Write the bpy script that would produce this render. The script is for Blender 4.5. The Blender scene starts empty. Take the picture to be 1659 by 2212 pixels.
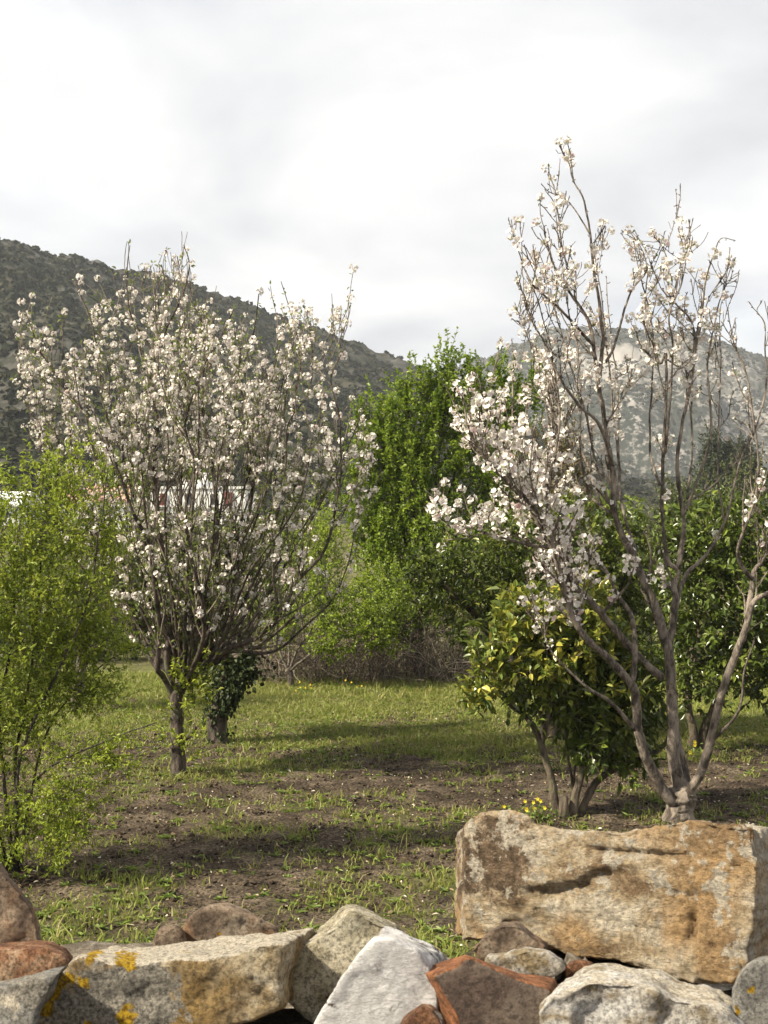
import bpy, bmesh, math, random
import numpy as np
from mathutils import Vector, Matrix

# ------------------------------------------------------------------ camera, sky, sun, exposure
scene = bpy.context.scene
COL = scene.collection
F, CX, CY = 2645.5, 829.5, 1106.0          # focal length / principal point of the picture (1659 x 2212 grid)
PITCH = math.radians(1.92)
CAM_Z = 2.2
cam_data = bpy.data.cameras.new('camera')
cam = bpy.data.objects.new('camera', cam_data)
COL.objects.link(cam)
cam.location = (0, 0, CAM_Z)
cam.rotation_euler = (math.pi/2 + PITCH, 0, 0)
cam_data.sensor_fit = 'VERTICAL'
cam_data.sensor_height = 36.0
cam_data.lens = 36.0*F/2212.0
cam_data.clip_start = 0.05
cam_data.clip_end = 6000
cam_data.dof.use_dof = True
cam_data.dof.focus_distance = 11.0
cam_data.dof.aperture_fstop = 24.0
scene.camera = cam

SUN_EL, SUN_AZ = math.radians(41), math.radians(22)   # azimuth: 0 = straight from the left, + = from behind the camera
to_sun = Vector((-math.cos(SUN_EL)*math.cos(SUN_AZ), -math.cos(SUN_EL)*math.sin(SUN_AZ), math.sin(SUN_EL)))
sun_data = bpy.data.lights.new('sun', 'SUN')
sun_data.energy = 5.0
sun_data.angle = math.radians(2.0)
sun_data.color = (1.0, 0.91, 0.74)
sun = bpy.data.objects.new('sun', sun_data)
COL.objects.link(sun)
sun.rotation_euler = to_sun.to_track_quat('Z', 'Y').to_euler()
sun.location = (-30, 0, 40)

world = bpy.data.worlds.new('World')
scene.world = world
world.use_nodes = True
wn, wl = world.node_tree.nodes, world.node_tree.links
wn.clear()
w_out = wn.new('ShaderNodeOutputWorld')
sky = wn.new('ShaderNodeTexSky')
sky.sky_type = 'NISHITA'
sky.sun_disc = False
sky.sun_elevation = SUN_EL
sky.sun_rotation = math.atan2(to_sun.x, to_sun.y)
bg_sky = wn.new('ShaderNodeBackground'); bg_sky.inputs[1].default_value = 0.10
wl.new(sky.outputs[0], bg_sky.inputs[0])
tc = wn.new('ShaderNodeTexCoord')
sep = wn.new('ShaderNodeSeparateXYZ'); wl.new(tc.outputs['Generated'], sep.inputs[0])
zz = wn.new('ShaderNodeMath'); zz.operation = 'MAXIMUM'; wl.new(sep.outputs[2], zz.inputs[0]); zz.inputs[1].default_value = 0.0
za = wn.new('ShaderNodeMath'); za.operation = 'ADD'; wl.new(zz.outputs[0], za.inputs[0]); za.inputs[1].default_value = 0.28
dx_ = wn.new('ShaderNodeMath'); dx_.operation = 'DIVIDE'; wl.new(sep.outputs[0], dx_.inputs[0]); wl.new(za.outputs[0], dx_.inputs[1])
dy_ = wn.new('ShaderNodeMath'); dy_.operation = 'DIVIDE'; wl.new(sep.outputs[1], dy_.inputs[0]); wl.new(za.outputs[0], dy_.inputs[1])
cmb = wn.new('ShaderNodeCombineXYZ'); wl.new(dx_.outputs[0], cmb.inputs[0]); wl.new(dy_.outputs[0], cmb.inputs[1])
n_cov = wn.new('ShaderNodeTexNoise'); wl.new(cmb.outputs[0], n_cov.inputs['Vector'])
n_cov.inputs['Scale'].default_value = 0.9; n_cov.inputs['Detail'].default_value = 5; n_cov.inputs['Roughness'].default_value = 0.5
r_cov = wn.new('ShaderNodeMapRange'); wl.new(n_cov.outputs[0], r_cov.inputs[0])
r_cov.inputs[1].default_value = 0.33; r_cov.inputs[2].default_value = 0.48; r_cov.inputs[3].default_value = 0.72; r_cov.inputs[4].default_value = 1.0
n_val = wn.new('ShaderNodeTexNoise'); wl.new(cmb.outputs[0], n_val.inputs['Vector'])
n_val.inputs['Scale'].default_value = 1.9; n_val.inputs['Detail'].default_value = 6; n_val.inputs['Roughness'].default_value = 0.48
n_val.inputs['Distortion'].default_value = 0.35
ramp = wn.new('ShaderNodeValToRGB'); wl.new(n_val.outputs[0], ramp.inputs[0])
ramp.color_ramp.elements[0].position = 0.38; ramp.color_ramp.elements[0].color = (0.63, 0.65, 0.70, 1)
ramp.color_ramp.elements[1].position = 0.57; ramp.color_ramp.elements[1].color = (0.98, 0.98, 0.98, 1)
bg_cl = wn.new('ShaderNodeBackground'); wl.new(ramp.outputs[0], bg_cl.inputs[0]); bg_cl.inputs[1].default_value = 0.50
mix_w = wn.new('ShaderNodeMixShader')
wl.new(r_cov.outputs[0], mix_w.inputs[0]); wl.new(bg_sky.outputs[0], mix_w.inputs[1]); wl.new(bg_cl.outputs[0], mix_w.inputs[2])
wl.new(mix_w.outputs[0], w_out.inputs[0])

scene.view_settings.view_transform = 'Standard'
scene.view_settings.look = 'None'
scene.view_settings.gamma = 1.0
scene.view_settings.exposure = 1.1
scene.cycles.max_bounces = 6
scene.cycles.transparent_max_bounces = 8
scene.cycles.volume_bounces = 0

# ------------------------------------------------------------------ helpers
rng = np.random.default_rng(7)
_cp, _sp = math.cos(PITCH), math.sin(PITCH)

def at(dx, dy, Y):
    """point at distance Y seen at picture position dx, dy"""
    u, v = (dx-CX)/F, (CY-dy)/F
    yy, z = _cp - v*_sp, _sp + v*_cp
    return np.array([u/yy*Y, Y, CAM_Z + z/yy*Y])

def to_px(p):
    p = np.asarray(p, float)
    y = p[..., 1]; z = p[..., 2]-CAM_Z
    d = y*_cp + z*_sp; v = -y*_sp + z*_cp
    return np.stack([CX + F*p[..., 0]/d, CY - F*v/d], -1)

def on_ground(dx, dy):
    """ground point (z = 0) seen at dx, dy"""
    a = at(dx, dy, 1.0) - np.array([0, 0, CAM_Z])
    t = -CAM_Z/a[2]
    return np.array([a[0]*t, t, 0.0])

def sstep(a, b, x):
    t = np.clip((x-a)/(b-a), 0, 1)
    return t*t*(3-2*t)

def _hash(ix, iy, iz):
    h = (ix.astype(np.int64)*374761393 + iy.astype(np.int64)*668265263 + iz.astype(np.int64)*1442695041) & 0xFFFFFFFF
    h = ((h ^ (h >> 13))*1274126177) & 0xFFFFFFFF
    h = ((h ^ (h >> 16))*2246822519) & 0xFFFFFFFF
    return ((h ^ (h >> 15)) & 0xFFFF)/65535.0

def vnoise(p):
    p = np.asarray(p, float)
    i = np.floor(p).astype(np.int64); f = p-i; f = f*f*f*(f*(f*6-15)+10)
    x, y, z = i[:, 0], i[:, 1], i[:, 2]
    fx, fy, fz = f[:, 0], f[:, 1], f[:, 2]
    def L(a, b, t): return a+(b-a)*t
    return L(L(L(_hash(x, y, z), _hash(x+1, y, z), fx), L(_hash(x, y+1, z), _hash(x+1, y+1, z), fx), fy),
             L(L(_hash(x, y, z+1), _hash(x+1, y, z+1), fx), L(_hash(x, y+1, z+1), _hash(x+1, y+1, z+1), fx), fy), fz)

def fbm(p, octaves=4, gain=0.5):
    p = np.asarray(p, float); s = np.zeros(len(p)); a = 1.0; t = 0
    for k in range(octaves):
        s += a*(vnoise(p*(2.03**k)+17.3*k)-0.5)*2; t += a; a *= gain
    return s/t

def fbm2(x, y, scale, octaves=4, seed=0.0):
    return fbm(np.stack([x*scale+seed, y*scale-seed*1.7, np.full_like(x, seed*0.37+0.5)], -1), octaves)

def norm(v):
    return v/np.maximum(np.linalg.norm(v, axis=-1, keepdims=True), 1e-9)

def make_mesh(name, V, quads=None, tris=None, attrs=None, smooth=False):
    me = bpy.data.meshes.new(name)
    V = np.asarray(V, np.float32)
    q = np.zeros((0, 4), np.int32) if quads is None else np.asarray(quads, np.int32).reshape(-1, 4)
    t = np.zeros((0, 3), np.int32) if tris is None else np.asarray(tris, np.int32).reshape(-1, 3)
    me.vertices.add(len(V)); me.vertices.foreach_set('co', V.ravel())
    loops = np.concatenate([q.ravel(), t.ravel()])
    me.loops.add(len(loops)); me.loops.foreach_set('vertex_index', loops)
    nf = len(q)+len(t)
    starts = np.concatenate([np.arange(len(q))*4, len(q)*4+np.arange(len(t))*3]).astype(np.int32)
    tot = np.concatenate([np.full(len(q), 4), np.full(len(t), 3)]).astype(np.int32)
    me.polygons.add(nf); me.polygons.foreach_set('loop_start', starts); me.polygons.foreach_set('loop_total', tot)
    me.polygons.foreach_set('use_smooth', np.full(nf, smooth))
    for k, a in (attrs or {}).items():
        at_ = me.attributes.new(k, 'FLOAT', 'POINT'); at_.data.foreach_set('value', np.asarray(a, np.float32))
    me.update(calc_edges=True); me.validate()
    return me

def obj(name, me, mat, parent=None, kind=None, label=None, cat=None, group=None, loc=None):
    o = bpy.data.objects.new(name, me); COL.objects.link(o)
    if mat is not None and me is not None and not me.materials: me.materials.append(mat)
    if parent is not None: o.parent = parent
    if loc is not None: o.location = loc
    if kind: o['kind'] = kind
    if label: o['label'] = label
    if cat: o['category'] = cat
    if group: o['group'] = group
    return o

def thing(name, label, cat, loc, group=None):
    return obj(name, None, None, None, None, label, cat, group, tuple(float(c) for c in loc))

class Geo:
    def __init__(s): s.v = []; s.q = []; s.t = []; s.a = []; s.n = 0
    def add(s, V, quads=None, tris=None, a=None):
        V = np.asarray(V, float).reshape(-1, 3)
        if quads is not None and len(quads): s.q.append(np.asarray(quads)+s.n)
        if tris is not None and len(tris): s.t.append(np.asarray(tris)+s.n)
        s.a.append(np.full(len(V), 0.5) if a is None else np.broadcast_to(a, (len(V),)))
        s.v.append(V); s.n += len(V)
    def mesh(s, name, origin=(0, 0, 0), smooth=False):
        if not s.v: return make_mesh(name, np.zeros((0, 3)))
        V = np.concatenate(s.v)-np.asarray(origin, float)
        return make_mesh(name, V, np.concatenate(s.q) if s.q else None, np.concatenate(s.t) if s.t else None,
                         {'rnd': np.concatenate(s.a)}, smooth)

def box(g, x0, x1, y0, y1, z0, z1, a=0.5):
    V = [(x, y, z) for z in (z0, z1) for y in (y0, y1) for x in (x0, x1)]
    g.add(V, quads=[(0, 2, 3, 1), (4, 5, 7, 6), (0, 1, 5, 4), (2, 6, 7, 3), (0, 4, 6, 2), (1, 3, 7, 5)], a=a)

def smooth_path(P, n=5):
    P = np.asarray(P, float)
    if len(P) < 3: return P
    Q = np.vstack([2*P[0]-P[1], P, 2*P[-1]-P[-2]])
    out = []
    for i in range(1, len(Q)-2):
        for t in np.arange(n)/n:
            a, b, c, d = Q[i-1], Q[i], Q[i+1], Q[i+2]
            out.append(0.5*((2*b)+(c-a)*t+(2*a-5*b+4*c-d)*t*t+(3*b-a-3*c+d)*t**3))
    out.append(P[-1])
    return np.array(out)

def tube(g, P, R, sides=6, a=0.5, bump=0.0, cap=True):
    P = np.asarray(P, float); n = len(P); R = np.broadcast_to(np.asarray(R, float), (n,))
    T = norm(np.gradient(P, axis=0))
    ref = np.array([0, 0, 1.0]) if abs(T[0][2]) < 0.9 else np.array([1.0, 0, 0])
    U = norm(np.cross(T, ref)); W = np.cross(T, U)
    ang = np.arange(sides)*2*math.pi/sides
    c, s_ = np.cos(ang), np.sin(ang)
    rr = R[:, None]*np.ones((1, sides))
    if bump: rr = rr*(1+bump*rng.normal(size=rr.shape))
    V = P[:, None, :]+rr[:, :, None]*(U[:, None, :]*c[None, :, None]+W[:, None, :]*s_[None, :, None])
    i = np.arange(n-1)[:, None]*sides; j = np.arange(sides)[None, :]; j2 = (j+1) % sides
    q = np.stack([i+j, i+j2, i+sides+j2, i+sides+j], -1).reshape(-1, 4)
    V = V.reshape(-1, 3)
    t = None
    if cap:
        k = len(V); V = np.vstack([V, P[-1]+T[-1]*R[-1]*0.5, P[0]])
        jj = np.arange(sides); b = (n-1)*sides
        t = np.concatenate([np.stack([b+jj, b+(jj+1) % sides, np.full(sides, k)], -1),
                            np.stack([(jj+1) % sides, jj, np.full(sides, k+1)], -1)])
    g.add(V, q, t, a)

def leaves(g, pos, d, nrm, length, width, fold=0.25, droop=0.15, rnd=None):
    """many folded leaves: two quads each, sharing a midrib"""
    pos = np.asarray(pos, float); N = len(pos)
    if N == 0: return
    d = norm(np.asarray(d, float)); side = norm(np.cross(d, nrm)); up = np.cross(side, d)
    L = np.broadcast_to(length, (N,))[:, None]; W = np.broadcast_to(width, (N,))[:, None]
    base = pos; tip = pos+d*L-up*L*droop
    def pt(t, s): return pos+d*L*t+side*W*0.5*s+up*(W*fold-L*droop*t*t)
    V = np.stack([base, tip, pt(.32, -.95), pt(.70, -.75), pt(.32, .95), pt(.70, .75)], 1).reshape(-1, 3)
    b = np.arange(N)[:, None]*6
    q = np.concatenate([b+np.array([[0, 1, 3, 2]]), b+np.array([[0, 4, 5, 1]])])
    r = rng.random(N) if rnd is None else rnd
    g.add(V, q, None, np.repeat(r, 6))

def in_poly(px, poly):
    x, y = px[..., 0], px[..., 1]; poly = np.asarray(poly, float)
    ins = np.zeros(x.shape, bool); j = len(poly)-1
    for i in range(len(poly)):
        xi, yi = poly[i]; xj, yj = poly[j]
        c = ((yi > y) != (yj > y)) & (x < (xj-xi)*(y-yi)/(yj-yi+1e-12)+xi)
        ins ^= c; j = i
    return ins

def rdir(n): return norm(rng.normal(size=(n, 3)))

# ------------------------------------------------------------------ materials
def new_mat(name):
    m = bpy.data.materials.new(name); m.use_nodes = True
    nt = m.node_tree; b = nt.nodes['Principled BSDF']
    return m, nt.nodes, nt.links, b

def ramp_node(n, stops):
    r = n.new('ShaderNodeValToRGB'); e = r.color_ramp.elements
    while len(e) < len(stops): e.new(0.5)
    for el, (p, c) in zip(e, stops): el.position = p; el.color = (*c, 1)
    return r

def noise_node(n, l, scale, detail=4, rough=0.55, coord=None, dist=0.0):
    t = n.new('ShaderNodeTexNoise'); t.inputs['Scale'].default_value = scale
    t.inputs['Detail'].default_value = detail; t.inputs['Roughness'].default_value = rough
    t.inputs['Distortion'].default_value = dist
    if coord is not None: l.new(coord, t.inputs['Vector'])
    return t

def mixc(n, l, a, b, fac, mode='MIX'):
    m = n.new('ShaderNodeMix'); m.data_type = 'RGBA'; m.blend_type = mode
    for s, i in ((a, 6), (b, 7)):
        if isinstance(s, tuple): m.inputs[i].default_value = (*s, 1)
        else: l.new(s, m.inputs[i])
    if isinstance(fac, float): m.inputs[0].default_value = fac
    else: l.new(fac, m.inputs[0])
    return m.outputs[2]

def leaf_mat(name, stops, trans=0.35, rough=0.5, tcol=None, spec=0.4):
    m, n, l, b = new_mat(name)
    a = n.new('ShaderNodeAttribute'); a.attribute_name = 'rnd'
    oi = n.new('ShaderNodeObjectInfo')
    ad = n.new('ShaderNodeMath'); ad.operation = 'ADD'; l.new(a.outputs['Fac'], ad.inputs[0])
    mu = n.new('ShaderNodeMath'); mu.operation = 'MULTIPLY_ADD'; l.new(oi.outputs['Random'], mu.inputs[0])
    mu.inputs[1].default_value = 0.2; mu.inputs[2].default_value = -0.1
    l.new(mu.outputs[0], ad.inputs[1])
    r = ramp_node(n, stops); l.new(ad.outputs[0], r.inputs[0])
    l.new(r.outputs[0], b.inputs['Base Color']); b.inputs['Roughness'].default_value = rough
    b.inputs['Specular IOR Level'].default_value = spec
    t = n.new('ShaderNodeBsdfTranslucent')
    if tcol is None: l.new(r.outputs[0], t.inputs[0])
    else: l.new(mixc(n, l, r.outputs[0], tcol, 0.5), t.inputs[0])
    mx = n.new('ShaderNodeMixShader'); mx.inputs[0].default_value = trans
    l.new(b.outputs[0], mx.inputs[1]); l.new(t.outputs[0], mx.inputs[2])
    l.new(mx.outputs[0], n['Material Output'].inputs[0])
    return m

def bark_mat(name, dark, light, scale=14, lichen=None):
    m, n, l, b = new_mat(name)
    c = n.new('ShaderNodeTexCoord'); mp = n.new('ShaderNodeMapping'); l.new(c.outputs['Object'], mp.inputs[0])
    mp.inputs['Scale'].default_value = (1, 1, 0.45)
    t = noise_node(n, l, scale, 6, 0.65, mp.outputs[0], 0.6)
    r = ramp_node(n, [(0.41, dark), (0.59, light)]); l.new(t.outputs[0], r.inputs[0])
    out = r.outputs[0]
    if lichen:
        t2 = noise_node(n, l, scale*0.5, 3, 0.5, c.outputs['Object'])
        r2 = ramp_node(n, [(0.55, (0, 0, 0)), (0.66, (1, 1, 1))]); l.new(t2.outputs[0], r2.inputs[0])
        out = mixc(n, l, out, lichen, r2.outputs[0])
    l.new(out, b.inputs['Base Color']); b.inputs['Roughness'].default_value = 0.85
    b.inputs['Specular IOR Level'].default_value = 0.25
    t3 = noise_node(n, l, scale*4, 5, 0.7, mp.outputs[0])
    bp = n.new('ShaderNodeBump'); bp.inputs['Strength'].default_value = 0.9; bp.inputs['Distance'].default_value = 0.03
    l.new(t3.outputs[0], bp.inputs['Height']); l.new(bp.outputs[0], b.inputs['Normal'])
    return m

M = {}
M['petal'] = leaf_mat('petal', [(0.0, (0.78, 0.58, 0.56)), (0.2, (0.80, 0.70, 0.66)), (0.55, (0.81, 0.76, 0.70)), (1.0, (0.83, 0.79, 0.72))], 0.3, 0.6, spec=0.2)
M['apple_leaf'] = leaf_mat('apple_leaf', [(0.0, (0.11, 0.15, 0.03)), (0.6, (0.20, 0.25, 0.055)), (1.0, (0.30, 0.34, 0.10))], 0.4, 0.5)
M['shrub_leaf'] = leaf_mat('shrub_leaf', [(0.0, (0.15, 0.205, 0.02)), (0.5, (0.28, 0.345, 0.036)), (1.0, (0.46, 0.49, 0.07))], 0.46, 0.45)
M['plum_leaf'] = leaf_mat('plum_leaf', [(0.0, (0.09, 0.145, 0.014)), (0.5, (0.19, 0.275, 0.024)), (1.0, (0.36, 0.43, 0.045))], 0.45, 0.4)
M['light_plum_leaf'] = leaf_mat('light_plum_leaf', [(0.0, (0.14, 0.20, 0.018)), (0.6, (0.26, 0.34, 0.03)), (1.0, (0.40, 0.46, 0.055))], 0.4, 0.45)
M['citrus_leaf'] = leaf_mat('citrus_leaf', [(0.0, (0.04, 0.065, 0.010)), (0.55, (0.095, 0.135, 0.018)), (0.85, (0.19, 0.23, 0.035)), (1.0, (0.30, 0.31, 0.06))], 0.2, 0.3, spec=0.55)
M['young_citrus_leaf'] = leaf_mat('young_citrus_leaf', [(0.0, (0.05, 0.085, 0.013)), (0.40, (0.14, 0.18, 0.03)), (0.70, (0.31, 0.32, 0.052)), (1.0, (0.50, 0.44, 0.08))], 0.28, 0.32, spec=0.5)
M['ivy_leaf'] = leaf_mat('ivy_leaf', [(0.0, (0.02, 0.034, 0.010)), (1.0, (0.055, 0.075, 0.020))], 0.12, 0.55, spec=.25)
M['olive_leaf'] = leaf_mat('olive_leaf', [(0.0, (0.06, 0.08, 0.025)), (1.0, (0.15, 0.17, 0.06))], 0.25, 0.6)
M['brown_leaf'] = leaf_mat('brown_leaf', [(0.0, (0.09, 0.07, 0.02)), (1.0, (0.20, 0.16, 0.045))], 0.3, 0.6)
M['dark_leaf'] = leaf_mat('dark_leaf', [(0.0, (0.03, 0.045, 0.02)), (1.0, (0.07, 0.09, 0.035))], 0.2, 0.6)
M['grass'] = leaf_mat('grass', [(0.0, (0.34, 0.27, 0.14)), (0.16, (0.26, 0.25, 0.075)), (0.5, (0.175, 0.21, 0.038)), (1.0, (0.27, 0.31, 0.058))], 0.35, 0.5, spec=0.3)
M['weed'] = leaf_mat('weed', [(0.0, (0.09, 0.14, 0.02)), (1.0, (0.22, 0.28, 0.05))], 0.35, 0.5)
M['litter'] = leaf_mat('litter', [(0.0, (0.15, 0.09, 0.05)), (0.5, (0.30, 0.22, 0.13)), (1.0, (0.62, 0.56, 0.48))], 0.1, 0.8)
M['yellow_petal'] = leaf_mat('yellow_petal', [(0.0, (0.65, 0.50, 0.03)), (1.0, (0.80, 0.68, 0.06))], 0.35, 0.5)
M['apple_bark'] = bark_mat('apple_bark', (0.075, 0.060, 0.048), (0.30, 0.25, 0.20), 15)
M['grey_bark'] = bark_mat('grey_bark', (0.07, 0.055, 0.045), (0.20, 0.165, 0.135), 10, (0.20, 0.20, 0.13))
M['old_bark'] = bark_mat('old_bark', (0.035, 0.027, 0.022), (0.125, 0.098, 0.078), 11, (0.12, 0.115, 0.075))
M['dark_bark'] = bark_mat('dark_bark', (0.03, 0.025, 0.02), (0.09, 0.075, 0.06), 12)
M['citrus_bark'] = bark_mat('citrus_bark', (0.06, 0.048, 0.034), (0.17, 0.135, 0.095), 14, (0.15, 0.14, 0.08))
M['dry_cane'] = leaf_mat('dry_cane', [(0.0, (0.06, 0.046, 0.036)), (0.7, (0.18, 0.14, 0.11)), (1.0, (0.36, 0.30, 0.24))], 0.0, 0.9)

def soil_mat():
    m, n, l, b = new_mat('soil')
    c = n.new('ShaderNodeTexCoord')
    t1 = noise_node(n, l, 2.2, 6, 0.65, c.outputs['Object'])
    soil = ramp_node(n, [(0.38, (0.034, 0.025, 0.017)), (0.5, (0.062, 0.047, 0.032)), (0.64, (0.11, 0.086, 0.060))]); l.new(t1.outputs[0], soil.inputs[0])
    t2 = noise_node(n, l, 45, 4, 0.7, c.outputs['Object'])
    soil2 = mixc(n, l, soil.outputs[0], (0.19, 0.145, 0.10), 0.0)
    sp = ramp_node(n, [(0.42, (0.40, 0.40, 0.40)), (0.50, (0.95, 0.95, 0.95)), (0.57, (1.7, 1.66, 1.6))]); l.new(t2.outputs[0], sp.inputs[0])
    s3 = mixc(n, l, soil.outputs[0], sp.outputs[0], 1.0, 'MULTIPLY')
    a = n.new('ShaderNodeAttribute'); a.attribute_name = 'grass'
    t4 = noise_node(n, l, 18, 4, 0.7, c.outputs['Object'])
    gm = n.new('ShaderNodeMath'); gm.operation = 'MULTIPLY_ADD'; l.new(t4.outputs[0], gm.inputs[0]); gm.inputs[1].default_value = 1.2; gm.inputs[2].default_value = -0.95
    ga = n.new('ShaderNodeMath'); ga.operation = 'ADD'; l.new(a.outputs['Fac'], ga.inputs[0]); l.new(gm.outputs[0], ga.inputs[1]); ga.use_clamp = True
    t5 = noise_node(n, l, 1.3, 4, 0.6, c.outputs['Object'])
    gr = ramp_node(n, [(0.4, (0.09, 0.105, 0.026)), (0.62, (0.17, 0.175, 0.055))]); l.new(t5.outputs[0], gr.inputs[0])
    out = mixc(n, l, s3, gr.outputs[0], ga.outputs[0])
    l.new(out, b.inputs['Base Color']); b.inputs['Roughness'].default_value = 0.95; b.inputs['Specular IOR Level'].default_value = 0.15
    t6 = noise_node(n, l, 60, 5, 0.75, c.outputs['Object'])
    bp = n.new('ShaderNodeBump'); bp.inputs['Strength'].default_value = 0.7; bp.inputs['Distance'].default_value = 0.02
    l.new(t6.outputs[0], bp.inputs['Height']); l.new(bp.outputs[0], b.inputs['Normal'])
    return m
M['soil'] = soil_mat()

def hill_mat(name, rock, earth, scrub, scale, cover):
    m, n, l, b = new_mat(name)
    c = n.new('ShaderNodeTexCoord')
    t1 = noise_node(n, l, scale, 6, 0.65, c.outputs['Object'], 0.4)
    r1 = ramp_node(n, [(0.40, earth), (0.54, tuple(0.5*(a+b_) for a, b_ in zip(earth, rock))), (0.64, rock)]); l.new(t1.outputs[0], r1.inputs[0])
    t2 = noise_node(n, l, scale*7, 5, 0.7, c.outputs['Object'])
    r2 = ramp_node(n, [(cover-0.05, (0, 0, 0)), (cover+0.05, (1, 1, 1))]); l.new(t2.outputs[0], r2.inputs[0])
    a = n.new('ShaderNodeAttribute'); a.attribute_name = 'rocky'
    inv = n.new('ShaderNodeMath'); inv.operation = 'SUBTRACT'; inv.use_clamp = True
    l.new(r2.outputs[0], inv.inputs[0]); l.new(a.outputs['Fac'], inv.inputs[1])
    rk = mixc(n, l, r1.outputs[0], rock, a.outputs['Fac'])
    out = mixc(n, l, rk, scrub, inv.outputs[0])
    l.new(out, b.inputs['Base Color']); b.inputs['Roughness'].default_value = 1.0; b.inputs['Specular IOR Level'].default_value = 0.05
    return m
M['hill'] = hill_mat('hill', (0.10, 0.095, 0.084), (0.048, 0.043, 0.03), (0.020, 0.024, 0.013), 0.05, 0.47)
M['mountain'] = hill_mat('mountain', (0.33, 0.305, 0.275), (0.085, 0.08, 0.066), (0.026, 0.031, 0.022), 0.03, 0.45)

def plain(name, col, rough=0.8, bump=0.0, var=0.12, scale=3.0, spec=0.3):
    m, n, l, b = new_mat(name)
    c = n.new('ShaderNodeTexCoord'); t = noise_node(n, l, scale, 6, 0.65, c.outputs['Object'])
    r = ramp_node(n, [(0.3, tuple(x*(1-var) for x in col)), (0.7, tuple(min(1, x*(1+var)) for x in col))]); l.new(t.outputs[0], r.inputs[0])
    l.new(r.outputs[0], b.inputs['Base Color']); b.inputs['Roughness'].default_value = rough; b.inputs['Specular IOR Level'].default_value = spec
    if bump:
        t2 = noise_node(n, l, scale*8, 4, 0.6, c.outputs['Object'])
        bp = n.new('ShaderNodeBump'); bp.inputs['Strength'].default_value = bump; bp.inputs['Distance'].default_value = 0.02
        l.new(t2.outputs[0], bp.inputs['Height']); l.new(bp.outputs[0], b.inputs['Normal'])
    return m
M['whitewash'] = plain('whitewash', (0.76, 0.75, 0.71), 0.9, 0.3, 0.08)
M['shutter'] = plain('shutter', (0.20, 0.06, 0.045), 0.6, 0, 0.1)
M['glass'] = plain('glass', (0.03, 0.035, 0.04), 0.12, 0, 0.05, spec=0.6)
M['frame'] = plain('frame', (0.55, 0.53, 0.5), 0.6, 0, 0.05)
M['roof_tile'] = plain('roof_tile', (0.44, 0.27, 0.20), 0.85, 0.4, 0.25, 1.5)

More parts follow.
